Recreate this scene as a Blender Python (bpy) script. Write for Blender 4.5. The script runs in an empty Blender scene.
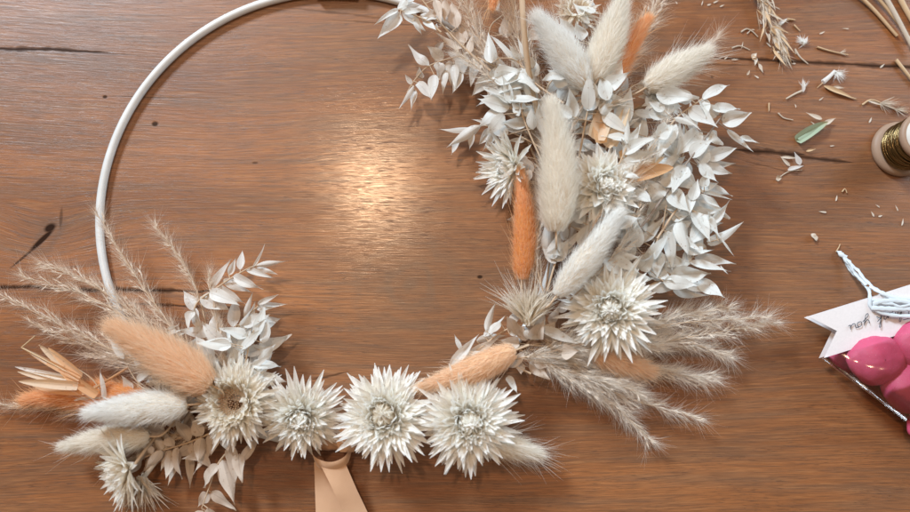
import bpy, math, random
import numpy as np
from mathutils import Vector, Matrix, noise as mnoise

S = 0.0005                      # one working unit = half a millimetre
TILT = math.radians(8)
F = 780.0                       # focal length in working units over 910
H = F * math.cos(TILT)
rng = np.random.default_rng(11)
random.seed(11)
col = bpy.context.scene.collection
PI = math.pi

# ------------------------------------------------------------------ placing
def at(x, y, z=0.0):
    d = np.array([(x - 455.0), (256.0 - y), -F])
    c, s = math.cos(TILT), math.sin(TILT)
    d = np.array([d[0], d[1] * c - d[2] * s, d[1] * s + d[2] * c])
    k = (z - H) / d[2]
    return np.array([d[0] * k, d[1] * k, z])

def nrm(v):
    v = np.asarray(v, float)
    return v / max(1e-9, np.linalg.norm(v))

# ------------------------------------------------------------------ mesh collecting
class MB:
    def __init__(s):
        s.V = []; s.Q = []; s.n = 0; s.a = {'var': [], 'along': [], 'across': []}; s.mi = []
    def add(s, V, Q, var=0.0, along=0.0, across=0.0, mi=0):
        V = np.asarray(V, float).reshape(-1, 3); Q = np.asarray(Q, int).reshape(-1, 4)
        s.V.append(V); s.Q.append(Q + s.n); s.n += len(V)
        for k, val in (('var', var), ('along', along), ('across', across)):
            s.a[k].append(np.broadcast_to(np.asarray(val, float), (len(V),)))
        s.mi.append(np.full(len(Q), mi))
    def build(s, name, mats, parent=None, origin=None, smooth=True):
        V = np.concatenate(s.V); Q = np.concatenate(s.Q)
        if origin is None:
            origin = V.mean(0)
        origin = np.asarray(origin, float)
        me = bpy.data.meshes.new(name)
        W = (V - origin) * S
        me.vertices.add(len(W)); me.vertices.foreach_set('co', W.astype(np.float32).ravel())
        me.loops.add(Q.size); me.loops.foreach_set('vertex_index', Q.astype(np.int32).ravel())
        me.polygons.add(len(Q))
        me.polygons.foreach_set('loop_start', (np.arange(len(Q)) * 4).astype(np.int32))
        me.polygons.foreach_set('loop_total', np.full(len(Q), 4, np.int32))
        if not isinstance(mats, (list, tuple)): mats = [mats]
        for m in mats: me.materials.append(m)
        me.polygons.foreach_set('material_index', np.concatenate(s.mi).astype(np.int32))
        me.update(calc_edges=True)
        me.validate()
        me.polygons.foreach_set('use_smooth', np.full(len(me.polygons), bool(smooth)))
        for k, lst in s.a.items():
            arr = np.concatenate(lst).astype(np.float32)
            at_ = me.attributes.new(k, 'FLOAT', 'POINT'); at_.data.foreach_set('value', arr)
        o = bpy.data.objects.new(name, me); col.objects.link(o)
        place(o, origin, parent)
        return o

ORIG = {}
def place(o, origin, parent):
    ORIG[o.name] = np.asarray(origin, float)
    if parent is not None:
        o.parent = parent
        o.location = Vector((np.asarray(origin) - ORIG[parent.name]) * S)
    else:
        o.location = Vector(np.asarray(origin) * S)

def thing(name, label, cat, origin, group=None):
    o = bpy.data.objects.new(name, None); col.objects.link(o)
    o.empty_display_size = 0.01
    place(o, origin, None)
    return tag(o, label, cat, group)

def tag(o, label=None, cat=None, group=None, kind=None):
    if label: o['label'] = label
    if cat: o['category'] = cat
    if group: o['group'] = group
    if kind: o['kind'] = kind
    return o

# ------------------------------------------------------------------ shapes
def grid_quads(r, c):
    i, j = np.meshgrid(np.arange(r - 1), np.arange(c - 1), indexing='ij')
    a = (i * c + j).ravel()
    return np.stack([a, a + 1, a + c + 1, a + c], 1)

def leaf(mb, base, d, n, L, W, bend=0.3, fold=0.25, twist=0.0, prof='leaf', rows=10, cols=5, sbend=0.0, var=None, wave=0.0, mi=0, trunc=None):
    base = np.asarray(base, float)
    d = nrm(d); n = np.asarray(n, float); n = nrm(n - d * n.dot(d)); s = np.cross(d, n)
    t = np.linspace(0, 1, rows)
    if prof == 'leaf':
        w = (t + .02) ** .72 * (1.01 - t) ** 1.55; w /= w.max()
    elif prof == 'petal':
        w = (.35 + .65 * np.sin(PI * np.clip(t, 0, 1) ** .9 * .62 + .1)) * np.clip((1.02 - t) / .45, 0, 1) ** .8; w /= w.max()
    elif prof == 'blade':
        w = (.25 + t) ** .5 * (1.01 - t) ** .7; w /= w.max()
    elif prof == 'band':
        w = np.ones(rows)
    w = np.maximum(w, .015)
    a = bend * t
    ds = L / (rows - 1)
    cx = np.concatenate([[0], np.cumsum(np.cos((a[1:] + a[:-1]) / 2)) * ds])
    cz = np.concatenate([[0], np.cumsum(np.sin((a[1:] + a[:-1]) / 2)) * ds])
    cy = sbend * L * t ** 2
    x = np.linspace(-1, 1, cols)
    ph = random.uniform(0, 6.3)
    T = t[:, None]; X = x[None, :]
    off = X * W / 2 * w[:, None]
    lift = np.abs(X) ** 1.3 * fold * W / 2 * w[:, None] + wave * W * .12 * np.sin(T * 9 + ph + X * 2) * np.abs(X)
    tw = twist * (T - .2)
    oy = off * np.cos(tw) - lift * np.sin(tw); oz = off * np.sin(tw) + lift * np.cos(tw)
    A = a[:, None]
    px = cx[:, None] - np.sin(A) * oz; pz = cz[:, None] + np.cos(A) * oz; py = cy[:, None] + oy
    V = base + px[..., None] * d + py[..., None] * s + pz[..., None] * n
    if var is None: var = random.random()
    mb.add(V, grid_quads(rows, cols), var=var, along=np.broadcast_to(T, (rows, cols)).ravel(), across=np.broadcast_to(X, (rows, cols)).ravel(), mi=mi)

def tube(mb, pts, r, sides=6, var=0.5, mi=0, close=False):
    P = np.asarray(pts, float); n = len(P)
    r = np.broadcast_to(np.asarray(r, float), (n,))
    if close:
        T = np.roll(P, -1, 0) - np.roll(P, 1, 0)
    else:
        T = np.gradient(P, axis=0)
    T /= np.maximum(1e-9, np.linalg.norm(T, axis=1))[:, None]
    up = np.array([0, 0, 1.0]) if abs(T[0][2]) < .9 else np.array([1.0, 0, 0])
    B = np.cross(T, up); B /= np.maximum(1e-9, np.linalg.norm(B, axis=1))[:, None]
    N = np.cross(B, T)
    th = np.linspace(0, 2 * PI, sides, endpoint=False)
    V = P[:, None] + r[:, None, None] * (np.cos(th)[None, :, None] * B[:, None] + np.sin(th)[None, :, None] * N[:, None])
    Q = []
    m = n if close else n - 1
    for i in range(m):
        i2 = (i + 1) % n
        for j in range(sides):
            j2 = (j + 1) % sides
            Q.append((i * sides + j, i * sides + j2, i2 * sides + j2, i2 * sides + j))
    mb.add(V, Q, var=var, along=np.repeat(np.linspace(0, 1, n), sides), across=0, mi=mi)

def curve(pts, n=16):
    P = np.asarray(pts, float)
    if len(P) == 2: return P[0] + (P[1] - P[0]) * np.linspace(0, 1, n)[:, None]
    P2 = np.vstack([2 * P[0] - P[1], P, 2 * P[-1] - P[-2]])
    out = []
    m = len(P) - 1
    for q in np.linspace(0, m - 1e-6, n):
        i = int(q); u = q - i
        p0, p1, p2, p3 = P2[i:i + 4]
        out.append(.5 * (2 * p1 + (p2 - p0) * u + (2 * p0 - 5 * p1 + 4 * p2 - p3) * u * u + (3 * p1 - p0 - 3 * p2 + p3) * u ** 3))
    return np.array(out)

def hairs(mb, B, D, L, W, bend=None, var=None, mi=0, face=None, jit=.45):
    B = np.asarray(B, float); D = np.asarray(D, float); N = len(B)
    D = D / np.maximum(1e-9, np.linalg.norm(D, axis=1))[:, None]
    L = np.broadcast_to(np.asarray(L, float), (N,)); W = np.broadcast_to(np.asarray(W, float), (N,))
    R = rng.normal(size=(N, 3))
    if face is not None: R = np.asarray(face) + R * jit
    s = np.cross(D, R); s /= np.maximum(1e-9, np.linalg.norm(s, axis=1))[:, None]
    if bend is None: bend = rng.normal(size=(N, 3)) * .12
    ts = np.array([0, .5, 1.0]); ws = np.array([1, .75, .12])
    P = B[:, None] + D[:, None] * (L[:, None] * ts)[..., None] + bend[:, None] * (L[:, None] * ts ** 2)[..., None]
    o = s[:, None] * (W[:, None] * ws / 2)[..., None]
    V = np.stack([P - o, P + o], 2).reshape(-1, 3)     # N,3,2
    k = np.arange(N)[:, None] * 6
    Q = np.concatenate([k + np.array([0, 1, 3, 2]), k + np.array([2, 3, 5, 4])])
    if var is None: var = rng.random(N)
    mb.add(V, Q, var=np.repeat(np.broadcast_to(var, (N,)), 6), along=np.tile(np.repeat(ts, 2), N), across=0, mi=mi)

def blob(mb, c, r, nseg=24, nring=14, seed=0, lump=.12, squash=(1, 1, 1), rot=None, freq=1.6, var=.5):
    th = np.linspace(0, 2 * PI, nseg, endpoint=False); ph = np.linspace(.02, PI - .02, nring)
    V = []
    for p in ph:
        for a in th:
            v = Vector((math.sin(p) * math.cos(a), math.sin(p) * math.sin(a), math.cos(p)))
            k = 1 + lump * mnoise.noise(v * freq + Vector((seed * 3.7, seed, 0))) + lump * .35 * mnoise.noise(v * freq * 3 + Vector((seed, 4, seed)))
            V.append([v.x * squash[0] * k, v.y * squash[1] * k, v.z * squash[2] * k])
    V = np.array(V) * r
    if rot is not None: V = V @ np.asarray(rot).T
    V = V + np.asarray(c)
    Q = []
    for i in range(nring - 1):
        for j in range(nseg):
            j2 = (j + 1) % nseg
            Q.append((i * nseg + j, (i + 1) * nseg + j, (i + 1) * nseg + j2, i * nseg + j2))
    mb.add(V, Q, var=var)

# ------------------------------------------------------------------ materials
def new_mat(name):
    m = bpy.data.materials.new(name); m.use_nodes = True
    nt = m.node_tree; nt.nodes.clear()
    return m, nt
def N(nt, typ, **kw):
    n = nt.nodes.new(typ)
    for k, v in kw.items():
        if k.startswith('i_'):
            key = k[2:]
            key = int(key) if key.isdigit() else key.replace('_', ' ')
            n.inputs[key].default_value = v
        else: setattr(n, k, v)
    return n
def math_(nt, op, a, b=None, c=None, clamp=False):
    n = nt.nodes.new('ShaderNodeMath'); n.operation = op; n.use_clamp = clamp
    for i, v in enumerate((a, b, c)):
        if v is None: continue
        if isinstance(v, (int, float)): n.inputs[i].default_value = v
        else: nt.links.new(v, n.inputs[i])
    return n.outputs[0]
def mixc(nt, f, a, b, mode='MIX'):
    n = nt.nodes.new('ShaderNodeMix'); n.data_type = 'RGBA'; n.blend_type = mode
    for s_, v in ((n.inputs[0], f), (n.inputs[6], a), (n.inputs[7], b)):
        if isinstance(v, (int, float)): s_.default_value = v
        elif isinstance(v, (tuple, list)): s_.default_value = (*v[:3], 1)
        else: nt.links.new(v, s_)
    return n.outputs[2]

def plant(name, c1, c2, tip=None, trans=.35, rough=.5, spec=.3, vein=0.0, tipstart=.8):
    """dried plant tissue: varies from piece to piece (c1..c2), veined, thin enough to let light through"""
    m, nt = new_mat(name)
    va = N(nt, 'ShaderNodeAttribute', attribute_name='var').outputs['Fac']
    c = mixc(nt, va, c1, c2)
    if tip:
        al = N(nt, 'ShaderNodeAttribute', attribute_name='along').outputs['Fac']
        f = N(nt, 'ShaderNodeMapRange', i_1=tipstart, i_2=1.0); nt.links.new(al, f.inputs[0])
        c = mixc(nt, f.outputs[0], c, tip)
    tc = N(nt, 'ShaderNodeTexCoord')
    no = N(nt, 'ShaderNodeTexNoise', i_Scale=300.0, i_Detail=2.0); nt.links.new(tc.outputs['Object'], no.inputs['Vector'])
    c = mixc(nt, math_(nt, 'MULTIPLY', no.outputs[0], .10 if 'bract' in name or 'hair' in name else .35), c, tuple(x * .72 for x in c1))
    if vein:
        fl = N(nt, 'ShaderNodeTexNoise', i_Scale=620.0, i_Detail=1.0); nt.links.new(tc.outputs['Object'], fl.inputs['Vector'])
        fm = N(nt, 'ShaderNodeMapRange', i_1=.68, i_2=.76); nt.links.new(fl.outputs[0], fm.inputs[0])
        c = mixc(nt, math_(nt, 'MULTIPLY', fm.outputs[0], .55), c, (.42, .27, .16))
    h = no.outputs[0]
    if vein:
        ac = N(nt, 'ShaderNodeAttribute', attribute_name='across').outputs['Fac']
        w = math_(nt, 'SINE', math_(nt, 'MULTIPLY', ac, 26.0))
        mid = math_(nt, 'SUBTRACT', 1.0, math_(nt, 'MULTIPLY', math_(nt, 'ABSOLUTE', ac), 9.0), clamp=True)
        vv = math_(nt, 'ADD', math_(nt, 'MULTIPLY', math_(nt, 'MULTIPLY_ADD', w, .5, .5), .25), mid, clamp=True)
        c = mixc(nt, math_(nt, 'MULTIPLY', vv, vein), c, tuple(x * .6 for x in c1))
        h = math_(nt, 'ADD', h, vv)
    bp = N(nt, 'ShaderNodeBump', i_Strength=.35, i_Distance=.0003); nt.links.new(h, bp.inputs['Height'])
    df = N(nt, 'ShaderNodeBsdfPrincipled', i_Roughness=rough); df.inputs['Specular IOR Level'].default_value = spec
    tr = N(nt, 'ShaderNodeBsdfTranslucent')
    mx = N(nt, 'ShaderNodeMixShader', i_0=trans)
    nt.links.new(c, df.inputs['Base Color']); nt.links.new(c, tr.inputs[0]); nt.links.new(bp.outputs[0], df.inputs['Normal'])
    nt.links.new(df.outputs[0], mx.inputs[1]); nt.links.new(tr.outputs[0], mx.inputs[2])
    out = N(nt, 'ShaderNodeOutputMaterial'); nt.links.new(mx.outputs[0], out.inputs[0])
    return m

def simple(name, c, rough=.5, metal=0.0, spec=.5, bump=0.0, bscale=400, c2=None, **kw):
    m, nt = new_mat(name)
    p = N(nt, 'ShaderNodeBsdfPrincipled', i_Roughness=rough, i_Metallic=metal)
    p.inputs['Specular IOR Level'].default_value = spec
    tc = N(nt, 'ShaderNodeTexCoord')
    no = N(nt, 'ShaderNodeTexNoise', i_Scale=float(bscale), i_Detail=4.0); nt.links.new(tc.outputs['Object'], no.inputs['Vector'])
    cc = mixc(nt, no.outputs[0], c, c2 or tuple(x * .85 for x in c))
    nt.links.new(cc, p.inputs['Base Color'])
    if bump:
        b = N(nt, 'ShaderNodeBump', i_Strength=bump, i_Distance=.0004); nt.links.new(no.outputs[0], b.inputs['Height']); nt.links.new(b.outputs[0], p.inputs['Normal'])
    for k, v in kw.items(): p.inputs[k.replace('_', ' ')].default_value = v
    out = N(nt, 'ShaderNodeOutputMaterial'); nt.links.new(p.outputs[0], out.inputs[0])
    return m

M = {}
M['ruscus'] = plant('ruscus_white', (.86, .84, .80), (.80, .76, .70), tip=(.62, .4, .24), trans=.4, rough=.42, spec=.4, vein=.35, tipstart=.9)
M['ruscus_cool'] = plant('ruscus_pale', (.88, .89, .86), (.82, .82, .79), tip=(.72, .6, .48), trans=.42, rough=.4, spec=.4, vein=.3, tipstart=.93)
M['ruscus_beige'] = plant('ruscus_beige', (.78, .67, .57), (.70, .58, .48), tip=(.55, .35, .2), trans=.35, rough=.5, spec=.3, vein=.4, tipstart=.88)
M['stem'] = plant('stem_tan', (.62, .46, .32), (.5, .36, .24), trans=.05, rough=.55)
M['stem_grey'] = plant('stem_grey', (.36, .30, .26), (.28, .22, .18), trans=.05, rough=.6)
M['bract'] = plant('strawflower_bract', (.99, .97, .91), (.98, .95, .87), tip=(.99, .98, .95), trans=.46, rough=.3, spec=.5, vein=.05, tipstart=.5)
M['bract_warm'] = plant('strawflower_bract_warm', (.97, .91, .80), (.94, .86, .74), tip=(.97, .94, .88), trans=.6, rough=.3, spec=.5, vein=.12, tipstart=.4)
M['disc'] = plant('strawflower_centre', (.80, .58, .40), (.5, .3, .18), trans=.2, rough=.6)
M['hair_white'] = plant('bunny_hair_white', (.97, .97, .95), (.95, .94, .92), trans=.58, rough=.6, spec=.2)
M['hair_cream'] = plant('bunny_hair_cream', (.95, .90, .82), (.96, .94, .89), trans=.58, rough=.6, spec=.2)
M['hair_peach'] = plant('bunny_hair_peach', (.95, .68, .45), (.97, .86, .72), trans=.58, rough=.6, spec=.2)
M['hair_orange'] = plant('bunny_hair_orange', (.95, .54, .25), (.96, .72, .50), trans=.58, rough=.6, spec=.2)
M['core_white'] = plant('bunny_core_white', (.90, .80, .66), (.88, .78, .64), trans=.3, rough=.8, spec=.1)
M['core_peach'] = plant('bunny_core_peach', (.92, .60, .36), (.88, .56, .34), trans=.3, rough=.8, spec=.1)
M['core_orange'] = plant('bunny_core_orange', (.80, .33, .09), (.74, .3, .1), trans=.3, rough=.8, spec=.1)
M['pampas'] = plant('pampas_silk', (.92, .80, .68), (.82, .68, .55), trans=.58, rough=.5, spec=.3)
M['pampas_pale'] = plant('pampas_silk_pale', (.96, .91, .84), (.90, .83, .74), trans=.58, rough=.5, spec=.3)
M['spikelet'] = plant('pampas_spikelet', (.86, .76, .64), (.60, .45, .32), tip=(.92, .86, .78), trans=.2, rough=.6, tipstart=.3)
M['peach_leaf'] = plant('peach_leaf', (.90, .58, .32), (.86, .50, .26), trans=.5, rough=.45, vein=.4)
M['peach_pale'] = plant('peach_pale', (.94, .76, .56), (.90, .68, .46), trans=.5, rough=.45, vein=.4)
M['straw'] = plant('straw', (.66, .47, .29), (.52, .35, .2), trans=.08, rough=.5)
M['straw_pale'] = plant('straw_pale', (.78, .70, .60), (.62, .5, .38), trans=.3, rough=.5)
M['green_scrap'] = plant('green_scrap', (.42, .50, .36), (.36, .44, .32), tip=(.5, .42, .26), trans=.25, rough=.4, tipstart=.8)
M['hoop'] = simple('hoop_white_lacquer', (.70, .71, .71), rough=.4, spec=.5, bump=.25, bscale=90, c2=(.52, .52, .51))
M['ribbon'] = simple('peach_satin', (.68, .42, .26), rough=.42, spec=.5, bump=.5, bscale=120, Sheen_Weight=.3)
M['card'] = simple('tag_card', (.80, .77, .78), rough=.7, bump=.05, bscale=900)
M['ink'] = simple('ink', (.05, .05, .06), rough=.6)
M['string'] = plant('white_raffia', (.86, .92, .96), (.78, .86, .92), trans=.4, rough=.3, spec=.5)
M['wood_spool'] = simple('spool_wood', (.30, .20, .135), rough=.55, bump=.15, bscale=300, c2=(.30, .19, .13))
M['spool_end'] = simple('spool_paper_end', (.62, .6, .56), rough=.6)
M['thread'] = simple('metallic_thread', (.30, .21, .10), rough=.25, metal=1.0, bump=.3, bscale=1200, c2=(.16, .11, .05))
M['twine'] = simple('twine', (.82, .62, .46), rough=.8, bump=.6, bscale=900)

def candy_mat():
    m, nt = new_mat('pink_candy')
    p = N(nt, 'ShaderNodeBsdfPrincipled', i_Roughness=.62)
    tc = N(nt, 'ShaderNodeTexCoord')
    no = N(nt, 'ShaderNodeTexNoise', i_Scale=70.0, i_Detail=3.0); nt.links.new(tc.outputs['Object'], no.inputs['Vector'])
    sp = N(nt, 'ShaderNodeTexVoronoi', i_Scale=900.0); nt.links.new(tc.outputs['Object'], sp.inputs['Vector'])
    c = mixc(nt, no.outputs[0], (.60, .085, .18), (.46, .055, .13))
    sugar = math_(nt, 'LESS_THAN', sp.outputs[0], .11)
    c = mixc(nt, math_(nt, 'MULTIPLY', sugar, .55), c, (.9, .5, .6))
    nt.links.new(c, p.inputs['Base Color'])
    p.inputs['Subsurface Weight'].default_value = .15; p.inputs['Subsurface Radius'].default_value = (.004, .001, .001)
    b = N(nt, 'ShaderNodeBump', i_Strength=.7, i_Distance=.0007)
    n2 = N(nt, 'ShaderNodeTexNoise', i_Scale=160.0, i_Detail=5.0); nt.links.new(tc.outputs['Object'], n2.inputs['Vector'])
    nt.links.new(math_(nt, 'ADD', n2.outputs[0], sugar), b.inputs['Height']); nt.links.new(b.outputs[0], p.inputs['Normal'])
    out = N(nt, 'ShaderNodeOutputMaterial'); nt.links.new(p.outputs[0], out.inputs[0])
    return m
M['candy'] = candy_mat()

def film_mat():
    m, nt = new_mat('clear_film')
    tr = N(nt, 'ShaderNodeBsdfTransparent'); tr.inputs[0].default_value = (.93, .92, .92, 1)
    gl = N(nt, 'ShaderNodeBsdfGlossy', i_Roughness=.12); gl.inputs[0].default_value = (1, 1, 1, 1)
    fr = N(nt, 'ShaderNodeFresnel', i_IOR=1.5)
    tc = N(nt, 'ShaderNodeTexCoord')
    no = N(nt, 'ShaderNodeTexNoise', i_Scale=32.0, i_Detail=2.0, i_Distortion=1.0); nt.links.new(tc.outputs['Object'], no.inputs['Vector'])
    b = N(nt, 'ShaderNodeBump', i_Strength=.6, i_Distance=.002); nt.links.new(no.outputs[0], b.inputs['Height'])
    nt.links.new(b.outputs[0], gl.inputs['Normal']); nt.links.new(b.outputs[0], fr.inputs['Normal'])
    mx = N(nt, 'ShaderNodeMixShader'); nt.links.new(math_(nt, 'MULTIPLY_ADD', fr.outputs[0], 1.0, .02), mx.inputs[0])
    nt.links.new(tr.outputs[0], mx.inputs[1]); nt.links.new(gl.outputs[0], mx.inputs[2])
    out = N(nt, 'ShaderNodeOutputMaterial'); nt.links.new(mx.outputs[0], out.inputs[0])
    return m
M['film'] = film_mat()

def wood_mat():
    m, nt = new_mat('oak_table')
    tc = N(nt, 'ShaderNodeTexCoord')
    sc = N(nt, 'ShaderNodeVectorMath', operation='SCALE'); sc.inputs['Scale'].default_value = 1 / S
    nt.links.new(tc.outputs['Object'], sc.inputs[0])
    sep = N(nt, 'ShaderNodeSeparateXYZ'); nt.links.new(sc.outputs[0], sep.inputs[0])
    X, Y0 = sep.outputs[0], sep.outputs[1]
    def noise(x, y, scale, detail=3.0, rough=.5, off=0.0, dist=0.0):
        cb = N(nt, 'ShaderNodeCombineXYZ')
        nt.links.new(math_(nt, 'MULTIPLY', X, x), cb.inputs[0]); nt.links.new(math_(nt, 'MULTIPLY', YY[0], y), cb.inputs[1])
        cb.inputs[2].default_value = off
        n = N(nt, 'ShaderNodeTexNoise', i_Scale=scale, i_Detail=detail, i_Roughness=rough, i_Distortion=dist)
        nt.links.new(cb.outputs[0], n.inputs['Vector']); return n.outputs[0]
    YY = [Y0]
    def rng_(v, a, b, c=0.0, d=1.0, sm=False):
        n = N(nt, 'ShaderNodeMapRange', i_1=a, i_2=b, i_3=c, i_4=d)
        if sm: n.interpolation_type = 'SMOOTHSTEP'
        nt.links.new(v, n.inputs[0]); return n.outputs[0]
    def gauss(cx, cy, rx, ry, ang=0.0):
        p = at(cx, cy)
        dx = math_(nt, 'SUBTRACT', X, float(p[0])); dy = math_(nt, 'SUBTRACT', Y0, float(p[1]))
        c, s = math.cos(ang), math.sin(ang)
        u = math_(nt, 'ADD', math_(nt, 'MULTIPLY', dx, c / rx), math_(nt, 'MULTIPLY', dy, s / rx))
        v = math_(nt, 'ADD', math_(nt, 'MULTIPLY', dx, -s / ry), math_(nt, 'MULTIPLY', dy, c / ry))
        r2 = math_(nt, 'ADD', math_(nt, 'MULTIPLY', u, u), math_(nt, 'MULTIPLY', v, v))
        return math_(nt, 'EXPONENT', math_(nt, 'MULTIPLY', r2, -1.0)), r2
    # the grain bends round the knots and drifts slowly
    gk1, _ = gauss(48, 240, 60, 36); gk2, r2k = gauss(410, 285, 62, 48); gk3, _ = gauss(790, 160, 60, 20)
    drift = noise(.0016, .004, 1.0, 2.0, off=3.3)
    Yw = math_(nt, 'ADD', Y0, math_(nt, 'MULTIPLY', drift, 60.0))
    Yw = math_(nt, 'ADD', Yw, math_(nt, 'MULTIPLY', gk1, 22.0))
    Yw = math_(nt, 'ADD', Yw, math_(nt, 'MULTIPLY', gk3, 10.0))
    YY[0] = Yw
    broad = noise(.0022, .016, 1.0, 3.0, .55, 1.0)
    band = noise(.006, .10, 1.0, 4.0, .6, 2.0)
    fine = noise(.02, .55, 1.0, 3.0, .6, 5.0)
    hair = noise(.05, 1.7, 1.0, 2.0, .6, 8.0)
    pores = noise(.085, 1.25, 1.0, 2.0, .55, 12.0)
    pmask = noise(.012, .06, 1.0, 2.0, .5, 15.0)
    gray = noise(.0018, .004, 1.0, 3.0, .6, 21.0)
    c = mixc(nt, rng_(broad, .34, .66), (.180, .056, .014), (.355, .128, .038))
    c = mixc(nt, rng_(gray, .38, .85), c, (.20, .094, .046))
    c = mixc(nt, math_(nt, 'MULTIPLY', rng_(band, .45, .68), .7), c, (.17, .088, .048))
    c = mixc(nt, math_(nt, 'MULTIPLY', rng_(fine, .50, .70), .7), c, (.12, .055, .028))
    c = mixc(nt, math_(nt, 'MULTIPLY', rng_(fine, .47, .28), .45), c, (.44, .21, .088))
    c = mixc(nt, math_(nt, 'MULTIPLY', rng_(hair, .47, .66), .55), c, (.10, .045, .022))
    pore = math_(nt, 'MULTIPLY', rng_(pores, .58, .66), rng_(pmask, .40, .58))
    c = mixc(nt, math_(nt, 'MULTIPLY', pore, .6), c, (.05, .025, .015))
    # knot figure in the middle: pale wavy rings
    kn = noise(.02, .02, 1.0, 2.0, .5, 30.0)
    ring = math_(nt, 'SINE', math_(nt, 'ADD', math_(nt, 'MULTIPLY', math_(nt, 'SQRT', r2k), 14.0), math_(nt, 'MULTIPLY', kn, 16.0)))
    c = mixc(nt, math_(nt, 'MULTIPLY', math_(nt, 'MULTIPLY', rng_(ring, -.2, 1.0), gk2), .5), c, (.15, .09, .055))
    g45, r45 = gauss(50, 235, 30, 16, math.radians(50))
    ring2 = math_(nt, 'SINE', math_(nt, 'ADD', math_(nt, 'MULTIPLY', math_(nt, 'SQRT', r45), 7.0), math_(nt, 'MULTIPLY', kn, 8.0)))
    c = mixc(nt, math_(nt, 'MULTIPLY', math_(nt, 'MULTIPLY', rng_(ring2, .0, 1.0), g45), .6), c, (.12, .06, .035))
    c = mixc(nt, math_(nt, 'MULTIPLY', g45, .35), c, (.13, .07, .04))
    c = mixc(nt, math_(nt, 'MULTIPLY', gk2, .42), c, (.12, .062, .034))
    # cracks and dark streaks: (x0, x1, y at x0, y at x1, width, wobble, strength)
    cr = [(-90, 116, 46, 52, 3.2, 7, 1.0), (60, 140, 50, 56, 1.1, 4, .6), (-60, 240, 286, 292, 3.0, 9, 1.0), (120, 250, 303, 309, 2.4, 7, .85),
          (700, 985, 57, 71, 3.6, 5, 1.0), (640, 760, 62, 66, 1.5, 6, .5), (735, 806, 150, 155, 5.0, 9, 1.0), (765, 856, 153, 163, 3.0, 3, .95),
          (90, 220, 96, 99, 1.0, 3, .5), (290, 420, 8, 22, 2.0, 9, .45), (330, 430, 20, 26, 1.2, 6, .5), (310, 350, 380, 372, 1.6, 12, .7),
          (640, 760, 352, 360, 1.2, 5, .35), (740, 800, 160, 175, 1.2, 4, .5), (0, 170, 470, 440, 1.0, 12, .25), (395, 520, 452, 462, 1.2, 8, .3)]
    tot = None
    wob = math_(nt, 'SUBTRACT', noise(.02, .0, 1.0, 3.0, .6, 40.0), .5)
    wid = rng_(noise(.05, .0, 1.0, 2.0, .6, 44.0), .3, .65, .35, 1.2)
    for (x0, x1, ya, yb, w, amp, st) in cr:
        a = at(x0, ya); b = at(x1, yb)
        mid = (a[0] + b[0]) / 2; half = (b[0] - a[0]) / 2; sl = (b[1] - a[1]) / (b[0] - a[0])
        yc = math_(nt, 'MULTIPLY_ADD', X, float(sl), float(a[1] - sl * a[0]))
        yc = math_(nt, 'ADD', yc, math_(nt, 'MULTIPLY', wob, float(amp)))
        d = math_(nt, 'ABSOLUTE', math_(nt, 'SUBTRACT', Y0, yc))
        xx = math_(nt, 'ABSOLUTE', math_(nt, 'DIVIDE', math_(nt, 'SUBTRACT', X, float(mid)), float(half)))
        win = rng_(xx, 1.0, .55)
        ww = math_(nt, 'MULTIPLY', math_(nt, 'MULTIPLY', wid, win), float(w))
        k = math_(nt, 'SUBTRACT', 1.0, math_(nt, 'DIVIDE', d, math_(nt, 'ADD', ww, .05)), clamp=True)
        k = math_(nt, 'MULTIPLY', math_(nt, 'POWER', k, .6), float(st))
        tot = k if tot is None else math_(nt, 'MAXIMUM', tot, k)
    # the slanted split in the left knot, two pin knots
    for (cx, cy, rx, ry, ang, st) in [(42, 240, 16, 2.6, 46, 1.0), (50, 228, 6, 4, 30, 1.0), (24, 257, 16, 1.2, 42, .8), (61, 218, 1.6, 10, 0, .5), (105, 97, 2.4, 1.8, 0, .9), (155, 124, 3.2, 2.6, 0, .9), (480, 277, 2.6, 1.8, 0, .9), (712, 77, 1.5, 1.5, 0, .6), (255, 163, 3, 1.2, 0, .6)]:
        g, _ = gauss(cx, cy, rx, ry, math.radians(ang))
        tot = math_(nt, 'MAXIMUM', tot, math_(nt, 'MULTIPLY', rng_(g, .15, .6), st))
    c = mixc(nt, math_(nt, 'MULTIPLY', tot, .95), c, (.022, .012, .009))
    p = N(nt, 'ShaderNodeBsdfPrincipled'); nt.links.new(c, p.inputs['Base Color'])
    nt.links.new(math_(nt, 'MULTIPLY_ADD', tot, -.5, .5, clamp=True), p.inputs['Specular IOR Level'])
    r = math_(nt, 'MULTIPLY_ADD', fine, .30, .24); nt.links.new(r, p.inputs['Roughness'])
    nt.links.new(math_(nt, 'MULTIPLY', rng_(math_(nt, 'ADD', hair, math_(nt, 'MULTIPLY', pore, .5)), .68, .38), math_(nt, 'MULTIPLY_ADD', tot, -.8, .8, clamp=True)), p.inputs['Coat Weight']); p.inputs['Coat Roughness'].default_value = .15
    hgt = math_(nt, 'SUBTRACT', math_(nt, 'ADD', math_(nt, 'MULTIPLY', fine, .7), math_(nt, 'MULTIPLY', hair, .5)), math_(nt, 'ADD', math_(nt, 'MULTIPLY', pore, .15), math_(nt, 'MULTIPLY', tot, .5)))
    bp = N(nt, 'ShaderNodeBump', i_Strength=.45, i_Distance=.0003); nt.links.new(hgt, bp.inputs['Height']); nt.links.new(bp.outputs[0], p.inputs['Normal'])
    bp2 = N(nt, 'ShaderNodeBump', i_Strength=.35, i_Distance=.00012); nt.links.new(hgt, bp2.inputs['Height']); nt.links.new(bp2.outputs[0], p.inputs['Coat Normal'])
    out = N(nt, 'ShaderNodeOutputMaterial'); nt.links.new(p.outputs[0], out.inputs[0])
    return m
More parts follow.
